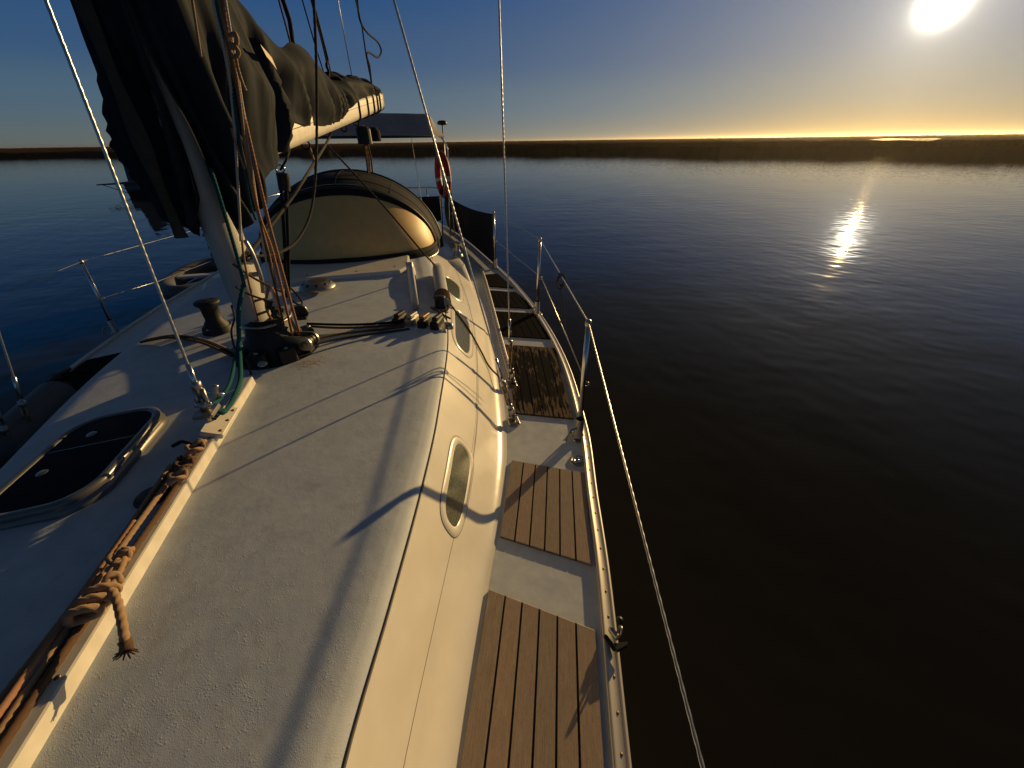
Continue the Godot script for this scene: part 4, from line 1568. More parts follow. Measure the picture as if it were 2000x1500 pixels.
# ------------------------------------------------------------------ things on the coachroof
func build_roof_gear() -> void:
	# sliding-hatch garage under the sprayhood
	var t := thing("hatch_garage", "low white moulded box in front of the sprayhood foot", "hatch cover", "", on_roof(-0.6307, -3.3814, -0.012))
	part(t, "top", plate(PackedVector2Array([Vector2(-0.55, 0.30), Vector2(-0.58, -0.3), Vector2(0.60, -0.3), Vector2(0.585, 0.16), Vector2(0.52, 0.27)]), 0.0, 0.038, 0.012), "gelcoat")
	for q in [Vector3(0.48, 0.0385, 0.14), Vector3(0.2, 0.0385, 0.2), Vector3(-0.15, 0.0385, 0.2)]:
		part(t, "screw_hole", bolt(0.010, 0.002), "bronze", Transform3D(Basis.IDENTITY, q))
	# mushroom vent
	t = thing("deck_vent", "round steel mushroom vent on the coachroof right of the mast", "vent", "", Vector3(-0.657, 1.618, -2.859))
	part(t, "dome", lathe([Vector2(0.0001, 0.046), Vector2(0.05, 0.046), Vector2(0.055, 0.05), Vector2(0.07, 0.048), Vector2(0.098, 0.03), Vector2(0.115, 0.012), Vector2(0.118, 0.004), Vector2(0.1, 0.0)], 36), "dull_steel")
	part(t, "lid", lathe([Vector2(0.0001, 0.052), Vector2(0.03, 0.052), Vector2(0.05, 0.049)], 30), "bronze")
	for k in 9:
		var a := TAU * k / 9.0
		part(t, "slot", lathe([Vector2(0.0001, 0.003), Vector2(0.009, 0.002), Vector2(0.011, 0.0)], 10), "black_plastic", Transform3D(Basis(Vector3.UP, -a) * Basis(Vector3.BACK, -0.7), Vector3(cos(a) * 0.088, 0.037, sin(a) * 0.088)))
	# deck hatch
	var hp: Vector3 = on_roof(-1.1016, -1.2483, -0.006)
	t = thing("deck_hatch", "dark acrylic deck hatch with a grey rounded frame on the shaded side of the roof", "hatch", "", hp)
	var tip := Basis(Vector3.BACK, 0.085)
	var fr := []
	for q in [[0.0, 0.002], [0.0, 0.018], [-0.004, 0.022], [-0.006, 0.026], [-0.003, 0.030], [-0.004, 0.042], [-0.010, 0.046], [-0.024, 0.045], [-0.027, 0.043], [-0.028, 0.038]]:
		var row := PackedVector3Array()
		for v in round_rect(0.315 + 2.0 * q[0], 0.50 + 2.0 * q[0], 0.11 + q[0] * 0.8, 10):
			row.append(Vector3(v.x, q[1], v.y))
		fr.append(row)
	part(t, "frame", loft(fr, true), "hatch_frame", Transform3D(tip, Vector3.ZERO))
	var pane := part(t, "pane", plate(round_rect(0.262, 0.447, 0.088, 10), 0.012, 0.041, 0.0), "hatch_glass", Transform3D(tip, Vector3.ZERO))
	for q in [Vector3(-0.04, 0.041, -0.12), Vector3(-0.07, 0.041, 0.06)]:
		part(pane, "handle", lathe([Vector2(0.0001, 0.004), Vector2(0.012, 0.003), Vector2(0.015, 0.0)], 16), "dull_steel", Transform3D(Basis.IDENTITY, q))
	part(pane, "crossbar", tube([Vector3(-0.128, 0.0415, -0.05), Vector3(0.128, 0.0415, -0.05)], 0.0012, 6), "dull_steel")
	# baby-stay track along the centreline
	t = thing("stay_track", "long sunlit alloy track along the middle of the coachroof", "track", "", Vector3(XC - 0.03, 1.598, -0.745))
	part(t, "bar", extrude_z([Vector2(-0.016, -0.006), Vector2(-0.016, 0.006), Vector2(-0.009, 0.012), Vector2(-0.009, 0.022), Vector2(-0.017, 0.025), Vector2(-0.016, 0.034), Vector2(0.012, 0.035), Vector2(0.016, 0.033), Vector2(0.019, -0.006)], -0.88, 1.2), "boom_paint")
	for k in 9:
		part(t, "screw", bolt(0.005, 0.002), "bronze", Transform3D(Basis.IDENTITY, Vector3(0.0, 0.0345, -0.65 + k * 0.175)))
	var car := part(t, "car", block(0.066, 0.016, 0.165, 0.003), "boom_paint", Transform3D(Basis(Vector3.BACK, -0.42), Vector3(0.002, 0.034, -0.56)))
	for q in [Vector3(0.02, 0.016, -0.06), Vector3(0.022, 0.016, 0.0), Vector3(0.02, 0.016, 0.06)]:
		part(car, "rivet", bolt(0.0055, 0.003), "bronze", Transform3D(Basis.IDENTITY, q))
	part(car, "slot", block(0.014, 0.0025, 0.010, 0.0005), "black_plastic", Transform3D(Basis.IDENTITY, Vector3(-0.016, 0.0155, -0.012)))
	part(car, "slot", block(0.014, 0.0025, 0.006, 0.0005), "black_plastic", Transform3D(Basis.IDENTITY, Vector3(-0.016, 0.0155, 0.006)))
	var tg := part(car, "toggle", tube([Vector3(-0.03, 0.0, -0.07), Vector3(-0.045, 0.045, -0.085), Vector3(-0.05, 0.085, -0.095)], 0.010, 8, 4), "dull_steel")
	part(tg, "pin", tube([Vector3(-0.075, 0.055, -0.09), Vector3(-0.02, 0.055, -0.09)], 0.006, 8), "steel")
	# round deck plate hidden under the rope bundle
	t = thing("deck_plate", "low black disc on the roof beside the rope bundle", "deck plate", "", on_roof(-0.8147, -1.0162, 0.001))
	part(t, "disc", lathe([Vector2(0.0001, 0.008), Vector2(0.038, 0.008), Vector2(0.042, 0.005), Vector2(0.045, 0.0)], 28), "black_plastic")
	part(t, "button", lathe([Vector2(0.0001, 0.011), Vector2(0.012, 0.011), Vector2(0.014, 0.008)], 16), "black_rubber")
	# grab rail and capped tube at the roof edge
	t = thing("grab_rail", "steel grab rail lying fore and aft beside the sprayhood corner", "grab rail", "", Vector3(-0.032, 1.565, -2.447))
	wpart(t, "bar", tube([Vector3(-0.028, 1.86, -2.391), Vector3(-0.028, 1.596, -2.361), Vector3(-0.023, 1.605, -2.742), Vector3(-0.021, 1.605, -3.131), Vector3(-0.022, 1.565, -3.404)], 0.021, 12, 6), "anodised")
	part(t, "foot", lathe([Vector2(0.016, 0.05), Vector2(0.02, 0.04), Vector2(0.024, 0.01), Vector2(0.03, 0.0)], 14), "bronze", Transform3D(Basis.IDENTITY, Vector3(0, 0.0, 0)))
	t = thing("handle_tube", "fat pale tube with cord round its end, at the roof edge by the sprayhood", "tube", "", Vector3(0.14, 1.548, -2.525))
	wpart(t, "tube", tube([Vector3(0.14, 1.596, -2.369), Vector3(0.153, 1.609, -2.678), Vector3(0.173, 1.618, -3.099)], 0.044, 16, 4), "mast_paint")
	for k in 5:
		wpart(t, "cord", ring(0.045, 0.0065, 20, 6), "rope_brown").position += Vector3(0.14, 1.596, -2.369).lerp(Vector3(0.153, 1.609, -2.678), 0.05 + 0.10 * k)
	# rope clutches
	t = thing("rope_clutch", "bank of dark rope clutches near the port edge of the roof", "clutch", "", Vector3(-0.018, 1.57, -2.131))
	var tb := Basis(Vector3.UP, -0.42)
	part(t, "base", block(0.32, 0.008, 0.13, 0.002), "dull_steel", Transform3D(tb, Vector3(0, -0.004, 0)))
	for k in 4:
		var at := tb * Vector3(-0.115 + 0.075 * k, 0.004, 0.004 * k)
		var c := part(t, "body", block(0.05, 0.05, 0.12, 0.008), ["black_plastic", "dull_steel", "black_plastic", "black_plastic"][k], Transform3D(tb, at))
		part(c, "lever", block(0.03, 0.014, 0.10, 0.004), ["black_plastic", "dull_steel", "bronze", "black_plastic"][k], Transform3D(Basis(Vector3.RIGHT, -0.12), Vector3(0, 0.051, -0.01)))
	part(t, "fairlead", lathe([Vector2(0.0001, 0.03), Vector2(0.018, 0.028), Vector2(0.02, 0.015), Vector2(0.022, 0.0)], 16), "dull_steel", Transform3D(Basis.IDENTITY, tb * Vector3(0.18, 0.0, 0.01)))
	# winch at the roof edge with turns of rope
	winch("roof_winch", Vector3(0.121, 1.548, -2.36), 0.7, "black_plastic", "small dark winch with rope turns at the roof edge")
	winch("mast_winch", Vector3(-1.081, 1.591, -2.307), 1.15, "black_rubber", "black winch on the shaded roof left of the mast")
	# genoa track
	t = thing("genoa_track", "grey perforated genoa track along the foot of the cabin side", "track", "", Vector3(0.593, 1.155, -3.029))
	var gp := smooth_path([Vector3(0.496, 1.156, -2.025), Vector3(0.534, 1.156, -2.461), Vector3(0.608, 1.156, -3.139), Vector3(0.726, 1.156, -4.259), Vector3(0.761, 1.156, -4.791)], 8)
	var grow := []
	for k in gp.size():
		var d := (gp[mini(k + 1, gp.size() - 1)] - gp[maxi(k - 1, 0)]).normalized()
		var s := Vector3(-d.z, 0, d.x)
		grow.append(PackedVector3Array([gp[k] - s * 0.017, gp[k] - s * 0.017 + Vector3(0, 0.018, 0), gp[k] - s * 0.012 + Vector3(0, 0.021, 0), gp[k] + s * 0.012 + Vector3(0, 0.021, 0), gp[k] + s * 0.017 + Vector3(0, 0.018, 0), gp[k] + s * 0.017]))
	wpart(t, "bar", loft(grow), "anodised")
	var ev := even_path(gp, 0.055)
	for q in ev.slice(1, -1):
		part(t, "stop_hole", bolt(0.007, 0.001), "black_rubber", Transform3D(Basis.IDENTITY, q + Vector3(0, 0.021, 0) - t.position))
	# fender lying on the shaded side deck
	t = thing("fender", "grey cylinder fender lying on the shaded side deck at the left", "fender", "", Vector3(-2.155, 1.16, -2.302))
	var fa: Vector3 = Vector3(-2.079, 1.25, -2.456)
	var fb: Vector3 = Vector3(-2.001, 1.25, -1.921)
	wpart(t, "body", tube([fa.lerp(fb, 0.0), fa.lerp(fb, 0.04), fa.lerp(fb, 0.5), fb], 0.085, 18, 4), "dinghy_rubber")
	wpart(t, "end", tube([fa + (fa - fb).normalized() * 0.10, fa + (fa - fb).normalized() * 0.02], 0.03, 12, 1, 0.085), "black_rubber")
	# mooring cleat and gear on the far rail
	t = thing("deck_cleat", "dark horn cleat with rope on the far shaded rail", "cleat", "", Vector3(-2.245, 1.18, -2.734))
	part(t, "horn", tube([Vector3(-0.02, 0.05, -0.12), Vector3(0, 0.06, -0.04), Vector3(0, 0.06, 0.04), Vector3(0.02, 0.05, 0.12)], 0.014, 10, 4), "black_plastic")
	part(t, "stem", block(0.04, 0.06, 0.07, 0.006), "black_plastic")
	part(t, "turn", twisted([Vector3(-0.05, 0.02, 0.08), Vector3(0.04, 0.05, 0.0), Vector3(-0.04, 0.055, -0.03), Vector3(0.05, 0.03, -0.09), Vector3(0.09, 0.0, -0.13)], 0.009, 0.01, 8, 8), "rope_black")


func extrude_z(prof: Array, z0: float, z1: float) -> ArrayMesh:
	var st := flat_start()
	var n := prof.size()
	for k in n:
		var a: Vector2 = prof[k]
		var b: Vector2 = prof[(k + 1) % n]
		quad(st, Vector3(a.x, a.y, z0), Vector3(b.x, b.y, z0), Vector3(b.x, b.y, z1), Vector3(a.x, a.y, z1))
	var poly := PackedVector2Array(prof)
	var ids := Geometry2D.triangulate_polygon(poly)
	for z in [z0, z1]:
		for k in ids.size():
			var q := poly[ids[k if z == z1 else ids.size() - 1 - k]]
			st.add_vertex(Vector3(q.x, q.y, z))
	st.generate_normals()
	return st.commit()


# ------------------------------------------------------------------ standing rigging
func shroud(called: String, foot: Vector3, head: Vector3, r: float, label: String, body_len: float) -> void:
	# wire with a swaged end, rigging screw and toggle, plus the plate it is pinned to
	var t := thing(called, label, "shroud", "standing rigging", foot)
	var d := (head - foot).normalized()
	var vis := foot + d * 2.6
	var st := start()
	tube_into(st, even_path(PackedVector3Array([d * (body_len + 0.10), vis - foot]), r * 1.6), r, 8, r * 14.0, 6, 0.14)
	part(t, "wire", done(st), "wire")
	part(t, "upper_wire", tube([vis - foot, head - foot], r, 6), "wire")
	part(t, "swage", tube([d * (body_len - 0.005), d * (body_len + 0.11)], r * 1.9, 10), "steel")
	var side := d.cross(Vector3.BACK).normalized()
	var sc := part(t, "rigging_screw", tube([d * 0.085 + side * 0.009, d * (body_len - 0.03) + side * 0.009], 0.0055, 8), "bronze")
	part(sc, "bar", tube([d * 0.085 - side * 0.009, d * (body_len - 0.03) - side * 0.009], 0.0055, 8), "bronze")
	part(sc, "thread", tube([d * 0.06, d * 0.13], 0.0055, 8), "dull_steel")
	part(sc, "thread", tube([d * (body_len - 0.09), d * (body_len + 0.01)], 0.0055, 8), "dull_steel")
	part(sc, "collar", tube([d * 0.075, d * 0.10], 0.0155, 12), "dull_steel")
	part(sc, "collar", tube([d * (body_len - 0.045), d * (body_len - 0.02)], 0.0155, 12), "dull_steel")
	var tg := part(t, "toggle", tube([d * 0.012 + side * 0.013, d * 0.075 + side * 0.012], 0.007, 8), "dull_steel")
	part(tg, "jaw", tube([d * 0.012 - side * 0.013, d * 0.075 - side * 0.012], 0.007, 8), "dull_steel")
	part(tg, "pin", tube([d * 0.02 - side * 0.024, d * 0.02 + side * 0.024], 0.008, 10), "steel")
	part(t, "chainplate", block(0.062, 0.012, 0.075, 0.004), "dull_steel", Transform3D(Basis.IDENTITY, Vector3(0, -0.012, 0)))
	part(t, "tang", tube([Vector3(0, -0.005, 0), d * 0.03], 0.013, 10), "bronze")


func build_rigging() -> void:
	var hd: Vector3 = MAST + Vector3(0.06, 5.2, 0)
	shroud("lower_shroud", Vector3(0.405, 1.165, -1.665), Vector3(0.405, 1.165, -1.665) + (Vector3(0.056, 2.869, -1.9) - Vector3(0.405, 1.165, -1.665)) * 2.6, 0.0042, "lower shroud of twisted wire slanting up from the nearest chainplate", 0.26)
	shroud("cap_shroud", Vector3(0.486, 1.165, -2.038), Vector3(0.486, 1.165, -2.038) + (Vector3(0.505, 2.963, -2.24) - Vector3(0.486, 1.165, -2.038)) * 2.6, 0.0042, "cap shroud of twisted wire standing upright beside the cabin", 0.30)
	shroud("baby_stay", Vector3(-0.732, 1.709, -1.273), Vector3(-0.732, 1.709, -1.273) + (Vector3(-0.727, 2.733, -1.431) - Vector3(-0.732, 1.709, -1.273)) * 2.8, 0.0042, "bright baby stay of twisted wire rising from the car on the roof track", 0.05)
	shroud("cap_shroud", Vector3(-1.999, 1.15, -2.089), Vector3(-1.999, 1.15, -2.089) + (Vector3(-1.868, 1.727, -2.15) - Vector3(-1.999, 1.15, -2.089)) * 6.0, 0.0042, "dark shroud with its rigging screw at the far left edge", 0.28)
	shroud("lower_shroud", Vector3(-2.021, 1.15, -1.985), Vector3(-2.021, 1.15, -1.985) + (Vector3(-1.863, 1.56, -1.95) - Vector3(-2.021, 1.15, -1.985)) * 8.0, 0.0042, "dark shroud foot lowest at the far left edge", 0.24)
	# backstay seen beyond the boom, thin
	single("topping_lift", tube([Vector3(-0.28, 2.902, -4.175), Vector3(-0.283, 3.35, -4.159), Vector3(-0.277, 3.466, -4.186)], 0.004, 6), "wire", "thin single wire rising from the middle of the boom", "wire", "standing rigging")


# ------------------------------------------------------------------ ropes
func rope(p: Array, r: float, key: String, label: String, per := 8, fine := false, group := "running ropes") -> MeshInstance3D:
	var me := twisted(p, r, r * (0.8 if fine else 1.6), per, 12 if fine else 8) if r > 0.003 else tube(p, r, 6, per)
	var o := single("rope", me, key, label, "rope", group)
	# lines that lead aloft run on to the masthead
	for k in [0, p.size() - 1]:
		var e: Vector3 = p[k]
		if e.y < p[p.size() - 1 - k].y:
			continue
		if e.y > 2.86 and group != "running ropes" or e.y > 3.1:
			part(o, "upper_part", tube([e, e.lerp(MAST + Vector3(0.1, 7.5, 0.0), 0.9)], r, 6), key)
	return o


func build_ropes() -> void:
	# halyards down the front of the cover to the blocks at the mast foot
	rope([Vector3(-0.602, 1.662, -1.894), Vector3(-0.556, 2.062, -1.84), Vector3(-0.537, 2.26, -1.77), Vector3(-0.475, 2.584, -1.734), Vector3(-0.452, 2.811, -1.734), Vector3(-0.44, 2.876, -1.734)], 0.0058, "rope_rust", "rust flecked halyard down the mast, left of the pair", 6, true, "halyards at the mast")
	rope([Vector3(-0.571, 1.662, -1.898), Vector3(-0.54, 2.038, -1.84), Vector3(-0.51, 2.259, -1.77), Vector3(-0.465, 2.661, -1.734), Vector3(-0.441, 2.812, -1.734), Vector3(-0.424, 2.877, -1.734)], 0.0058, "rope_rust", "rust flecked halyard down the mast, right of the pair", 6, true, "halyards at the mast")
	rope([Vector3(-0.589, 1.928, -1.857), Vector3(-0.566, 2.066, -1.822), Vector3(-0.525, 2.345, -1.752), Vector3(-0.463, 2.632, -1.726), Vector3(-0.454, 2.787, -1.726), Vector3(-0.436, 2.853, -1.726)], 0.0045, "rope_tan", "tan halyard running between the rust flecked pair", 6, true, "halyards at the mast")
	rope([Vector3(-0.637, 2.135, -1.787), Vector3(-0.588, 2.264, -1.752), Vector3(-0.487, 2.601, -1.717), Vector3(-0.462, 2.807, -1.717), Vector3(-0.457, 2.85, -1.717)], 0.0042, "rope_white", "pale halyard down the middle of the sail cover", 6, true, "halyards at the mast")
	rope([Vector3(-0.695, 1.949, -1.822), Vector3(-0.675, 2.076, -1.805), Vector3(-0.663, 2.294, -1.813), Vector3(-0.672, 2.376, -1.848)], 0.0065, "rope_teal", "teal rope hanging beside the mast above the mast foot", 8, true)
	rope([Vector3(-0.555, 2.208, -1.77), Vector3(-0.548, 2.279, -1.752), Vector3(-0.508, 2.482, -1.726), Vector3(-0.477, 2.656, -1.717), Vector3(-0.458, 2.785, -1.717), Vector3(-0.445, 2.84, -1.717)], 0.0042, "rope_teal", "thin blue green line beside the rust flecked halyards", 6, true, "halyards at the mast")
	rope([Vector3(-0.527, 2.378, -1.734), Vector3(-0.526, 2.471, -1.726), Vector3(-0.524, 2.497, -1.726)], 0.0035, "rope_tan", "short tan branch splitting off the pale halyard", 4, true, "halyards at the mast")
	rope([Vector3(-0.552, 2.683, -1.752), Vector3(-0.54, 2.744, -1.752), Vector3(-0.526, 2.812, -1.752), Vector3(-0.517, 2.856, -1.752)], 0.0035, "rope_tan", "short tan cord against the upper sail cover", 4, true, "halyards at the mast")
	rope([Vector3(-0.629, 1.768, -1.87), Vector3(-0.586, 2.025, -1.82), Vector3(-0.517, 2.344, -1.76), Vector3(-0.467, 2.593, -1.735), Vector3(-0.432, 2.811, -1.73), Vector3(-0.422, 2.866, -1.73)], 0.0036, "rope_white", "thin pale line just right of the rust flecked halyards", 6, true, "halyards at the mast")
	rope([Vector3(-0.618, 1.732, -1.88), Vector3(-0.585, 1.966, -1.84), Vector3(-0.544, 2.223, -1.78), Vector3(-0.523, 2.423, -1.75), Vector3(-0.485, 2.632, -1.73), Vector3(-0.456, 2.81, -1.73), Vector3(-0.447, 2.864, -1.73)], 0.0042, "rope_brown", "dark brown halyard half hidden among the rust flecked ones", 6, true, "halyards at the mast")
	rope([Vector3(-0.704, 1.787, -1.86), Vector3(-0.679, 1.945, -1.83), Vector3(-0.65, 2.075, -1.8), Vector3(-0.616, 2.191, -1.78)], 0.004, "rope_tan", "tan line down the lit face of the mast", 6, true, "halyards at the mast")
	rope([Vector3(-0.631, 1.66, -1.883), Vector3(-0.613, 1.83, -1.88), Vector3(-0.613, 1.93, -1.86), Vector3(-0.656, 1.842, -1.86), Vector3(-0.651, 1.736, -1.88)], 0.0055, "rope_rust", "loop of rust flecked rope beside the lit mast foot", 8, true, "halyards at the mast")
	var k := thing("halyard_knot", "knotted rope end with a hanging tail, high on the sail cover", "rope", "", Vector3(-0.438, 2.71, -1.708))
	wpart(k, "knot", twisted([Vector3(-0.444, 2.729, -1.717), Vector3(-0.424, 2.731, -1.699), Vector3(-0.424, 2.711, -1.691), Vector3(-0.445, 2.699, -1.708), Vector3(-0.45, 2.712, -1.717), Vector3(-0.432, 2.701, -1.691), Vector3(-0.428, 2.687, -1.691), Vector3(-0.447, 2.677, -1.708), Vector3(-0.453, 2.687, -1.708)], 0.0062, 0.005, 8, 10), "rope_tan")
	wpart(k, "tail", twisted([Vector3(-0.44, 2.683, -1.699), Vector3(-0.447, 2.655, -1.708), Vector3(-0.449, 2.618, -1.717), Vector3(-0.448, 2.598, -1.726)], 0.0048, 0.005, 8, 10), "rope_tan")

	# teal line that drops to the track and loops back
	rope([Vector3(-0.695, 1.96, -1.822), Vector3(-0.732, 1.86, -1.77), Vector3(-0.755, 1.728, -1.708), Vector3(-0.719, 1.679, -1.546), Vector3(-0.705, 1.67, -1.441), Vector3(-0.706, 1.662, -1.349), Vector3(-0.711, 1.67, -1.306), Vector3(-0.74, 1.679, -1.345)], 0.008, "rope_teal", "teal rope dropping from the mast to the roof track", 8, true)
	rope([Vector3(-0.729, 1.81, -1.726), Vector3(-0.766, 1.714, -1.691), Vector3(-0.736, 1.688, -1.495), Vector3(-0.739, 1.679, -1.391), Vector3(-0.742, 1.688, -1.339)], 0.0065, "rope_teal", "thinner teal strand looping down beside the teal rope", 8, true)
	rope([Vector3(-0.777, 1.871, -1.84), Vector3(-0.769, 1.828, -1.805), Vector3(-0.8, 1.765, -1.796), Vector3(-0.8, 1.68, -1.77), Vector3(-0.767, 1.659, -1.752), Vector3(-0.753, 1.592, -1.708)], 0.004, "rope_grey", "thin grey cord hanging in front of the black mast collar", 6, true)

	# dark line that hangs in a bight from aloft to the mast
	rope([Vector3(-0.247, 3.031, -2.409), Vector3(-0.261, 2.967, -2.409), Vector3(-0.303, 2.763, -2.409), Vector3(-0.37, 2.493, -2.409), Vector3(-0.427, 2.277, -2.365), Vector3(-0.475, 2.138, -2.278), Vector3(-0.534, 2.053, -2.146), Vector3(-0.594, 2.032, -2.015), Vector3(-0.64, 2.045, -1.927), Vector3(-0.673, 2.068, -1.857)], 0.0062, "rope_grey", "dark line hanging in a long curve from aloft to the mast", 8)
	# kicker tackle from the boom to the mast, and the preventer to the cabin edge
	rope([Vector3(-0.39, 2.577, -3.332), Vector3(-0.457, 2.465, -3.35), Vector3(-0.484, 2.313, -2.54), Vector3(-0.56, 2.2, -2.278), Vector3(-0.686, 2.04, -1.875)], 0.008, "rope_grey", "dark kicker line from under the boom down to the mast", 6)
	rope([Vector3(-0.467, 2.453, -3.305), Vector3(-0.167, 2.088, -3.154), Vector3(0.058, 1.794, -2.978), Vector3(0.16, 1.635, -3.111)], 0.0062, "rope_grey", "line stretched from under the boom to the corner of the sprayhood", 6)
	rope([Vector3(-0.713, 2.04, -1.84), Vector3(-0.656, 1.967, -1.857), Vector3(-0.577, 1.889, -1.892)], 0.005, "rope_brown", "brown cord crossing in front of the lit mast, upper one", 6, true)
	rope([Vector3(-0.729, 1.952, -1.822), Vector3(-0.687, 1.91, -1.831), Vector3(-0.631, 1.875, -1.84)], 0.004, "rope_brown", "brown cord crossing in front of the lit mast, lower one", 6, true)
	var tk := thing("vang_tackle", "black tackle with a steel block standing between the boom and the roof", "tackle", "", Vector3(-0.815, 1.618, -2.712))
	wpart(tk, "line", tube([Vector3(-0.653, 2.25, -2.646), Vector3(-0.731, 1.937, -2.672), Vector3(-0.812, 1.627, -2.685)], 0.009, 8, 4), "rope_black")
	wpart(tk, "line", tube([Vector3(-0.627, 2.249, -2.646), Vector3(-0.712, 1.936, -2.672), Vector3(-0.792, 1.627, -2.659)], 0.009, 8, 4), "rope_black")
	wpart(tk, "block", tube([Vector3(-0.622, 2.317, -2.628), Vector3(-0.624, 2.3, -2.628), Vector3(-0.633, 2.257, -2.637), Vector3(-0.638, 2.232, -2.637)], 0.034, 12, 4, 0.03), "black_plastic")
	wpart(tk, "shackle", ring(0.02, 0.006), "steel").position += Vector3(-0.629, 2.336, -2.628)
	wpart(tk, "strop", tube([Vector3(-0.628, 2.332, -2.628), Vector3(-0.582, 2.383, -2.628), Vector3(-0.584, 2.424, -2.762)], 0.006, 8, 4), "rope_black")
	wpart(tk, "loop", tube([Vector3(-0.799, 1.67, -2.753), Vector3(-0.743, 1.644, -2.662), Vector3(-0.698, 1.627, -2.556), Vector3(-0.702, 1.627, -2.502), Vector3(-0.757, 1.627, -2.591)], 0.006, 8, 6), "rope_black")

	# lazy jacks and lines aloft
	rope([Vector3(-0.501, 2.939, -3.146), Vector3(-0.495, 3.041, -3.177), Vector3(-0.5, 3.12, -3.15), Vector3(-0.498, 3.203, -3.159)], 0.012, "rope_black", "thick black strap from the cover peak to aloft", 6, false, "lines aloft")
	rope([Vector3(-0.508, 2.929, -3.114), Vector3(-0.51, 3.027, -3.106), Vector3(-0.512, 3.107, -3.095), Vector3(-0.509, 3.191, -3.111)], 0.005, "rope_brown", "thin brown line beside the thick black strap", 6, false, "lines aloft")
	rope([Vector3(-0.411, 2.82, -3.565), Vector3(-0.424, 2.97, -3.503), Vector3(-0.438, 3.187, -3.442), Vector3(-0.442, 3.27, -3.422)], 0.0042, "rope_black", "lazy jack nearest the sail cover, left of three", 6, false, "lines aloft")
	rope([Vector3(-0.393, 2.843, -3.647), Vector3(-0.395, 2.992, -3.638), Vector3(-0.405, 3.221, -3.593), Vector3(-0.409, 3.31, -3.577)], 0.0042, "rope_black", "lazy jack in the middle of three", 6, false, "lines aloft")
	rope([Vector3(-0.383, 2.828, -3.695), Vector3(-0.387, 2.998, -3.678), Vector3(-0.397, 3.23, -3.631), Vector3(-0.401, 3.319, -3.613)], 0.0042, "rope_brown", "lazy jack farthest aft of three", 6, false, "lines aloft")
	rope([Vector3(-0.407, 2.808, -3.585), Vector3(-0.393, 2.871, -3.647), Vector3(-0.397, 2.902, -3.631), Vector3(-0.386, 2.936, -3.682)], 0.009, "rope_black", "dark knot where the lazy jacks meet the boom cover", 6, false, "lines aloft")
	rope([Vector3(-0.158, 2.909, -4.742), Vector3(-0.152, 3.043, -4.77), Vector3(-0.161, 3.117, -4.725), Vector3(-0.135, 3.153, -4.848), Vector3(-0.072, 3.162, -5.139), Vector3(-0.031, 3.238, -5.331), Vector3(-0.052, 3.293, -5.233), Vector3(-0.127, 3.299, -4.887), Vector3(-0.166, 3.346, -4.706), Vector3(-0.164, 3.477, -4.712), Vector3(-0.152, 3.616, -4.768)], 0.0085, "rope_black", "slack black line curling in the air above the boom end", 8, false, "lines aloft")
	rope([Vector3(-0.154, 2.911, -4.76), Vector3(-0.163, 3.109, -4.72), Vector3(-0.16, 3.301, -4.733)], 0.006, "rope_black", "straight black line from the boom end beside the curl", 4, false, "lines aloft")
	# mainsheet
	var ms := thing("mainsheet", "mainsheet tackle of several ropes hanging from the boom end", "tackle", "", Vector3(-0.276, 2.231, -4.191))
	for q in [[Vector3(-0.267, 2.577, -4.236), Vector3(-0.26, 2.515, -4.266), Vector3(-0.278, 2.465, -4.186)], [Vector3(-0.28, 2.446, -4.172), Vector3(-0.282, 2.331, -4.167), Vector3(-0.288, 2.222, -4.137)], [Vector3(-0.267, 2.446, -4.233), Vector3(-0.265, 2.329, -4.244), Vector3(-0.275, 2.218, -4.198)], [Vector3(-0.257, 2.446, -4.28), Vector3(-0.251, 2.327, -4.308), Vector3(-0.258, 2.213, -4.278)], [Vector3(-0.274, 2.446, -4.203), Vector3(-0.275, 2.33, -4.198), Vector3(-0.282, 2.22, -4.167)]]:
		wpart(ms, "fall", twisted(q, 0.0075, 0.012, 4, 8), "rope_white" if q[0].y > 2.55 else "rope_brown")
	wpart(ms, "block", block(0.12, 0.13, 0.09, 0.02), "black_plastic").position += Vector3(-0.271, 2.442, -4.215)
	wpart(ms, "bag", block(0.16, 0.11, 0.1, 0.03), "hood_cloth").position += Vector3(-0.22, 2.461, -4.455)
	rope([Vector3(0.162, 1.554, -3.635), Vector3(0.19, 1.805, -5.3), Vector3(0.191, 2.519, -6.4)], 0.003, "rope_white", "thin pale guy from the bimini bar to the sprayhood corner", 1)
	rope([Vector3(-0.527, 2.443, -3.027), Vector3(-0.523, 2.37, -3.046), Vector3(-0.524, 2.291, -3.04)], 0.008, "rope_tan", "short tan line under the boom behind the dark curve", 4)

	# ropes led aft over the roof from the mast blocks to the clutches
	var led := [[Vector3(-0.603, 1.627, -2.184), Vector3(-0.364, 1.618, -2.125), Vector3(-0.099, 1.591, -2.16)], [Vector3(-0.586, 1.627, -2.144), Vector3(-0.387, 1.618, -2.088), Vector3(-0.085, 1.591, -2.119)], [Vector3(-0.525, 1.644, -1.924), Vector3(-0.38, 1.618, -2.019), Vector3(-0.1, 1.591, -2.086)], [Vector3(-0.515, 1.644, -1.862), Vector3(-0.374, 1.618, -1.959), Vector3(-0.073, 1.591, -2.05)]]
	var names := ["rope led aft over the roof, farthest of four", "rope led aft over the roof, second of four", "rope led aft over the roof, third of four", "rope led aft over the roof, nearest of four"]
	for i in 4:
		rope(led[i], 0.0065, ["rope_black", "rope_brown", "rope_brown", "rope_grey"][i], names[i], 8, true, "ropes led aft over the roof")
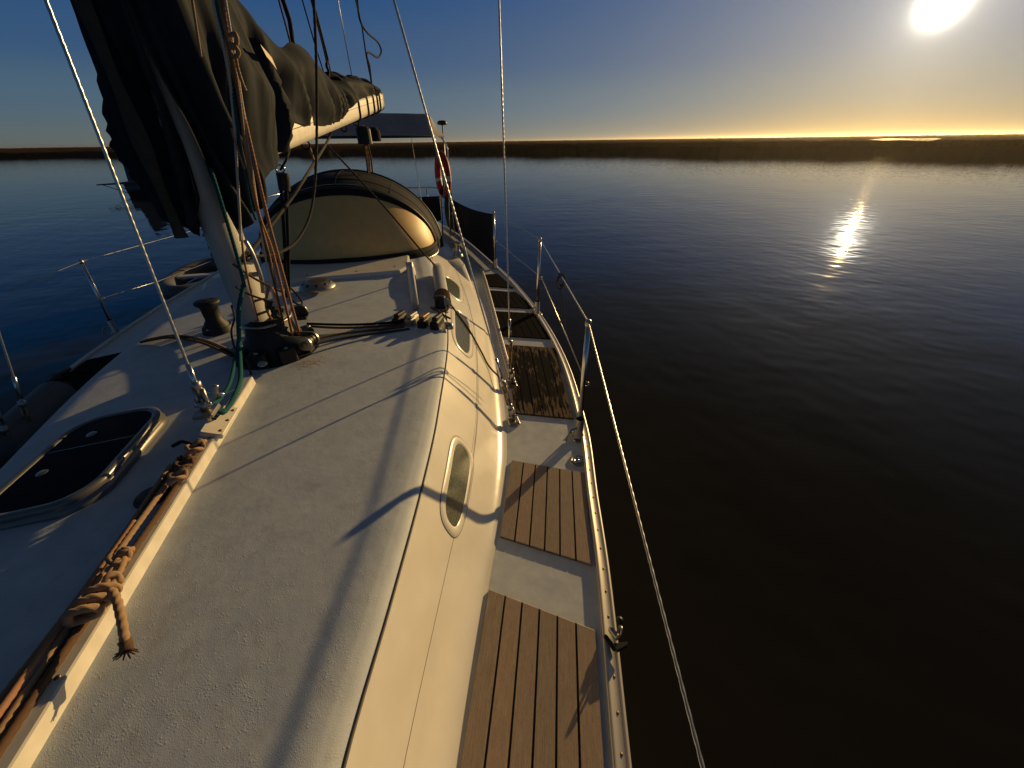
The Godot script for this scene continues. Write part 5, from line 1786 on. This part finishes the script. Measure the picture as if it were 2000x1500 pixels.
	rope([Vector3(0.063, 1.591, -2.348), Vector3(0.102, 1.583, -2.307), Vector3(0.151, 1.574, -2.317), Vector3(0.169, 1.583, -2.36), Vector3(0.13, 1.591, -2.403), Vector3(0.087, 1.591, -2.341), Vector3(0.116, 1.574, -2.274), Vector3(0.164, 1.556, -2.222)], 0.006, "rope_brown", "brown rope turned round the small roof edge winch", 8, true)
	# sheet lying down the cabin side
	rope([side_at(-2.72, 0.02, 0.008), side_at(-2.55, 0.2, 0.008), side_at(-2.4, 0.5, 0.008), side_at(-2.22, 0.78, 0.010), side_at(-2.13, 0.98, 0.012), Vector3(0.435, 1.2, -2.011)], 0.0055, "rope_brown", "brown line lying slantwise down the sunlit cabin side", 8, true)
	# ropes to the far rail, behind the mast foot
	for i in 3:
		rope([Vector3(-0.848, 1.635, -1.873), Vector3(-1.084, 1.609, -2.142), Vector3(-1.291, 1.591, -2.297), Vector3(-1.437, 1.574, -2.316)].map(func(v: Vector3) -> Vector3: return v + Vector3(0.0, 0.004 * i, 0.022 * i)), 0.0062, ["rope_tan", "rope_black", "rope_brown"][i], ["tan rope leading from the mast foot to the shaded rail", "black rope leading from the mast foot to the shaded rail", "brown rope leading from the mast foot to the shaded rail"][i], 8, true)
	bundle()


func bundle() -> void:
	# the bundle of lines lashed along the roof track
	var x0 := XC - 0.040
	var specs := [[-0.000, 0.030, 0.0072, "rope_brown", -1.34, "dark brown line of the bundle, tight against the track"], [-0.018, 0.034, 0.0068, "rope_tan", -1.36, "tan line of the bundle beside the dark one"], [-0.035, 0.024, 0.0078, "rope_brown", -1.30, "brown line of the bundle lying on the roof"], [-0.052, 0.028, 0.007, "rope_tan", -1.25, "outermost tan line of the bundle"], [-0.028, 0.043, 0.006, "rope_rust", -1.0, "rusty line on top of the bundle"]]
	for i in specs.size():
		var s: Array = specs[i]
		var p := []
		var z: float = s[4] * 0.876
		while z < 0.5:
			var w := 0.006 * sin(z * 5.0 + i * 2.1)
			var spread := 1.0 + 0.8 * smoothstep(-0.75, 0.3, z)
			p.append(Vector3(x0 + s[0] * spread + w, 1.609 + s[1] * 0.9 + 0.003 * sin(z * 7.0 + i), z))
			z += 0.12
		single("rope", twisted(p, s[2], 0.0062, 6, 12), s[3], s[5], "rope", "rope bundle along the roof track")
	# knots
	var kn := [[Vector3(-0.729, 1.657, -1.138), 0.018, "rope_tan", "tan knot beside the track car"], [Vector3(-0.728, 1.657, -1.061), 0.017, "rope_brown", "brown knot below the one beside the track car"], [Vector3(-0.725, 1.657, -1.013), 0.016, "rope_tan", "loose tan knot halfway up the rope bundle"], [Vector3(-0.729, 1.662, -0.744), 0.015, "rope_tan", "small tan knot above the big stopper knot"]]
	for q in kn:
		var t := thing("rope_knot", q[3], "knot", "knots on the rope bundle", q[0])
		var r: float = q[1]
		var p := []
		for k in 26:
			var a := k * 0.62
			p.append(Vector3(cos(a) * r * 1.05, sin(a * 1.5) * r * 0.5 + 0.004, sin(a) * r * 0.7 + (k - 13) * r * 0.10))
		part(t, "turns", twisted(p, 0.0062, 0.0045, 4, 10), q[2])
	# stopper knot with its stiff tail
	var c: Vector3 = Vector3(-0.726, 1.664, -0.635)
	var t := thing("stopper_knot", "big tan coiled stopper knot with a stiff drooping tail", "knot", "", c)
	var dirv := Vector3(0.0, 0, -1.0)
	for k in 3:
		var m := dirv * (0.022 * (k - 1)) + Vector3(0.004 * k, 0, 0)
		part(t, "turn", twisted([m + Vector3(-0.024, -0.004, 0.004), m + Vector3(-0.016, 0.016, 0.002), m + Vector3(0.008, 0.020, -0.002), m + Vector3(0.024, 0.006, -0.007), m + Vector3(0.016, -0.010, -0.008), m + Vector3(-0.016, -0.012, 0.0), m + Vector3(-0.024, -0.004, 0.004)], 0.0075, 0.005, 8, 12), "rope_tan")
	part(t, "turn", twisted([Vector3(0.010, 0.0, -0.03), Vector3(0.012, 0.018, -0.046), Vector3(0.022, 0.012, -0.055), Vector3(0.026, -0.006, -0.045)], 0.0072, 0.005, 8, 12), "rope_tan")
	wpart(t, "tail", twisted([Vector3(-0.711, 1.666, -0.654), Vector3(-0.699, 1.672, -0.656), Vector3(-0.676, 1.672, -0.631), Vector3(-0.651, 1.662, -0.589), Vector3(-0.634, 1.644, -0.55)], 0.0078, 0.005, 8, 12), "rope_tan")
	wpart(t, "frayed_end", twisted([Vector3(-0.636, 1.646, -0.554), Vector3(-0.634, 1.637, -0.547), Vector3(-0.633, 1.632, -0.542)], 0.0105, 0.004, 6, 12), "rope_brown")
	for k in 12:
		var a := TAU * k / 12.0
		var e: Vector3 = Vector3(-0.633, 1.634, -0.543)
		wpart(t, "strand", tube([e, e + Vector3(cos(a) * 0.012, -0.003, sin(a) * 0.006 + 0.004), e + Vector3(cos(a) * 0.022, -0.006 + 0.003 * sin(k * 2.0), sin(a) * 0.009 + 0.008)], 0.0024, 5, 3, 0.001), "rope_brown")
	rope([Vector3(-0.707, 1.662, -1.134), Vector3(-0.744, 1.657, -1.159), Vector3(-0.791, 1.649, -1.197), Vector3(-0.825, 1.631, -1.212), Vector3(-0.836, 1.627, -1.21)], 0.0058, "rope_black", "short black tail sticking out from the bundle near the car", 8, true)
	rope([Vector3(-0.726, 1.67, -0.737), Vector3(-0.727, 1.67, -0.721), Vector3(-0.722, 1.669, -0.69), Vector3(-0.713, 1.667, -0.656), Vector3(-0.712, 1.67, -0.636)], 0.0062, "rope_tan", "tan strand from the small knot down to the stopper knot", 8, true)
	rope([Vector3(-0.715, 1.67, -0.737), Vector3(-0.708, 1.67, -0.709), Vector3(-0.706, 1.669, -0.68), Vector3(-0.705, 1.667, -0.652)], 0.0062, "rope_tan", "second tan strand into the stopper knot", 8, true)


# ------------------------------------------------------------------ far things
func build_far_things() -> void:
	# moored boat half hidden behind the sail cover
	var o: Vector3 = Vector3(-13.449, 0, -29.675)
	var t := thing("moored_boat", "dark moored sailing boat with a bowsprit, mostly hidden behind the sail cover", "boat", "", o)
	var rows := []
	for k in 15:
		var u := k / 14.0
		var x := lerpf(-1.9, 4.5, u)
		var hb := 1.0 * pow(sin(PI * (0.04 + 0.86 * u)), 0.7)
		var sh := 0.75 - 0.5 * u * (1.0 - u)
		rows.append(PackedVector3Array([Vector3(x, sh, -hb), Vector3(x, 0.3, -hb * 0.95), Vector3(x, -0.3, -hb * 0.4), Vector3(x, -0.3, hb * 0.4), Vector3(x, 0.3, hb * 0.95), Vector3(x, sh, hb), Vector3(x, sh - 0.02, 0.0)]))
	part(t, "hull", loft(rows, true), "far_hull")
	part(t, "bowsprit", tube([Vector3(-0.4, 0.72, 0), Vector3(-3.3, 0.62, 0)], 0.08, 8, 1, 0.03), "far_hull")
	part(t, "bobstay", tube([Vector3(-3.0, 0.6, 0), Vector3(-1.85, 0.1, 0)], 0.02, 6), "far_hull")
	part(t, "bobstay", tube([Vector3(-2.4, 0.6, 0), Vector3(-1.7, 0.2, 0)], 0.02, 6), "far_hull")
	var sl := flat_start()
	for q in [[Vector3(-1.7, 0.75, 0.04), Vector3(-1.5, 2.2, 0.0), Vector3(0.3, 0.8, 0.12)], [Vector3(-1.7, 0.75, -0.04), Vector3(0.3, 0.8, -0.12), Vector3(-1.5, 2.2, 0.0)]]:
		for v in q:
			sl.add_vertex(v)
	sl.generate_normals()
	part(t, "furled_sail", sl.commit(), "far_sail")
	part(t, "mast", tube([Vector3(1.0, 0.5, 0), Vector3(1.0, 8.0, 0)], 0.07, 8), "far_hull")
	# rubber dinghy alongside
	t = thing("dinghy", "grey rubber dinghy floating beyond the shaded rail, left of the mast", "dinghy", "", Vector3(-4.013, 0.12, -8.695))
	var loopp := []
	for k in 25:
		var a := TAU * k / 24.0
		loopp.append(Vector3(cos(a) * 0.42 * (1.0 + 0.1 * cos(a * 2.0)), 0.13 + 0.1 * maxf(0.0, sin(a)), -sin(a) * 0.8))
	part(t, "tube", tube(loopp, 0.14, 14, 3), "dinghy_rubber")
	part(t, "floor", plate(round_rect(0.6, 1.35, 0.25), -0.02, 0.04, 0.0), "far_hull")
	part(t, "thwart", block(0.7, 0.04, 0.16, 0.01), "reflective_tape", Transform3D(Basis.IDENTITY, Vector3(0, 0.2, 0)))
	part(t, "bow_handle", ring(0.09, 0.015, 16, 6), "black_rubber", Transform3D(Basis.IDENTITY, Vector3(0.15, 0.36, -0.68)))
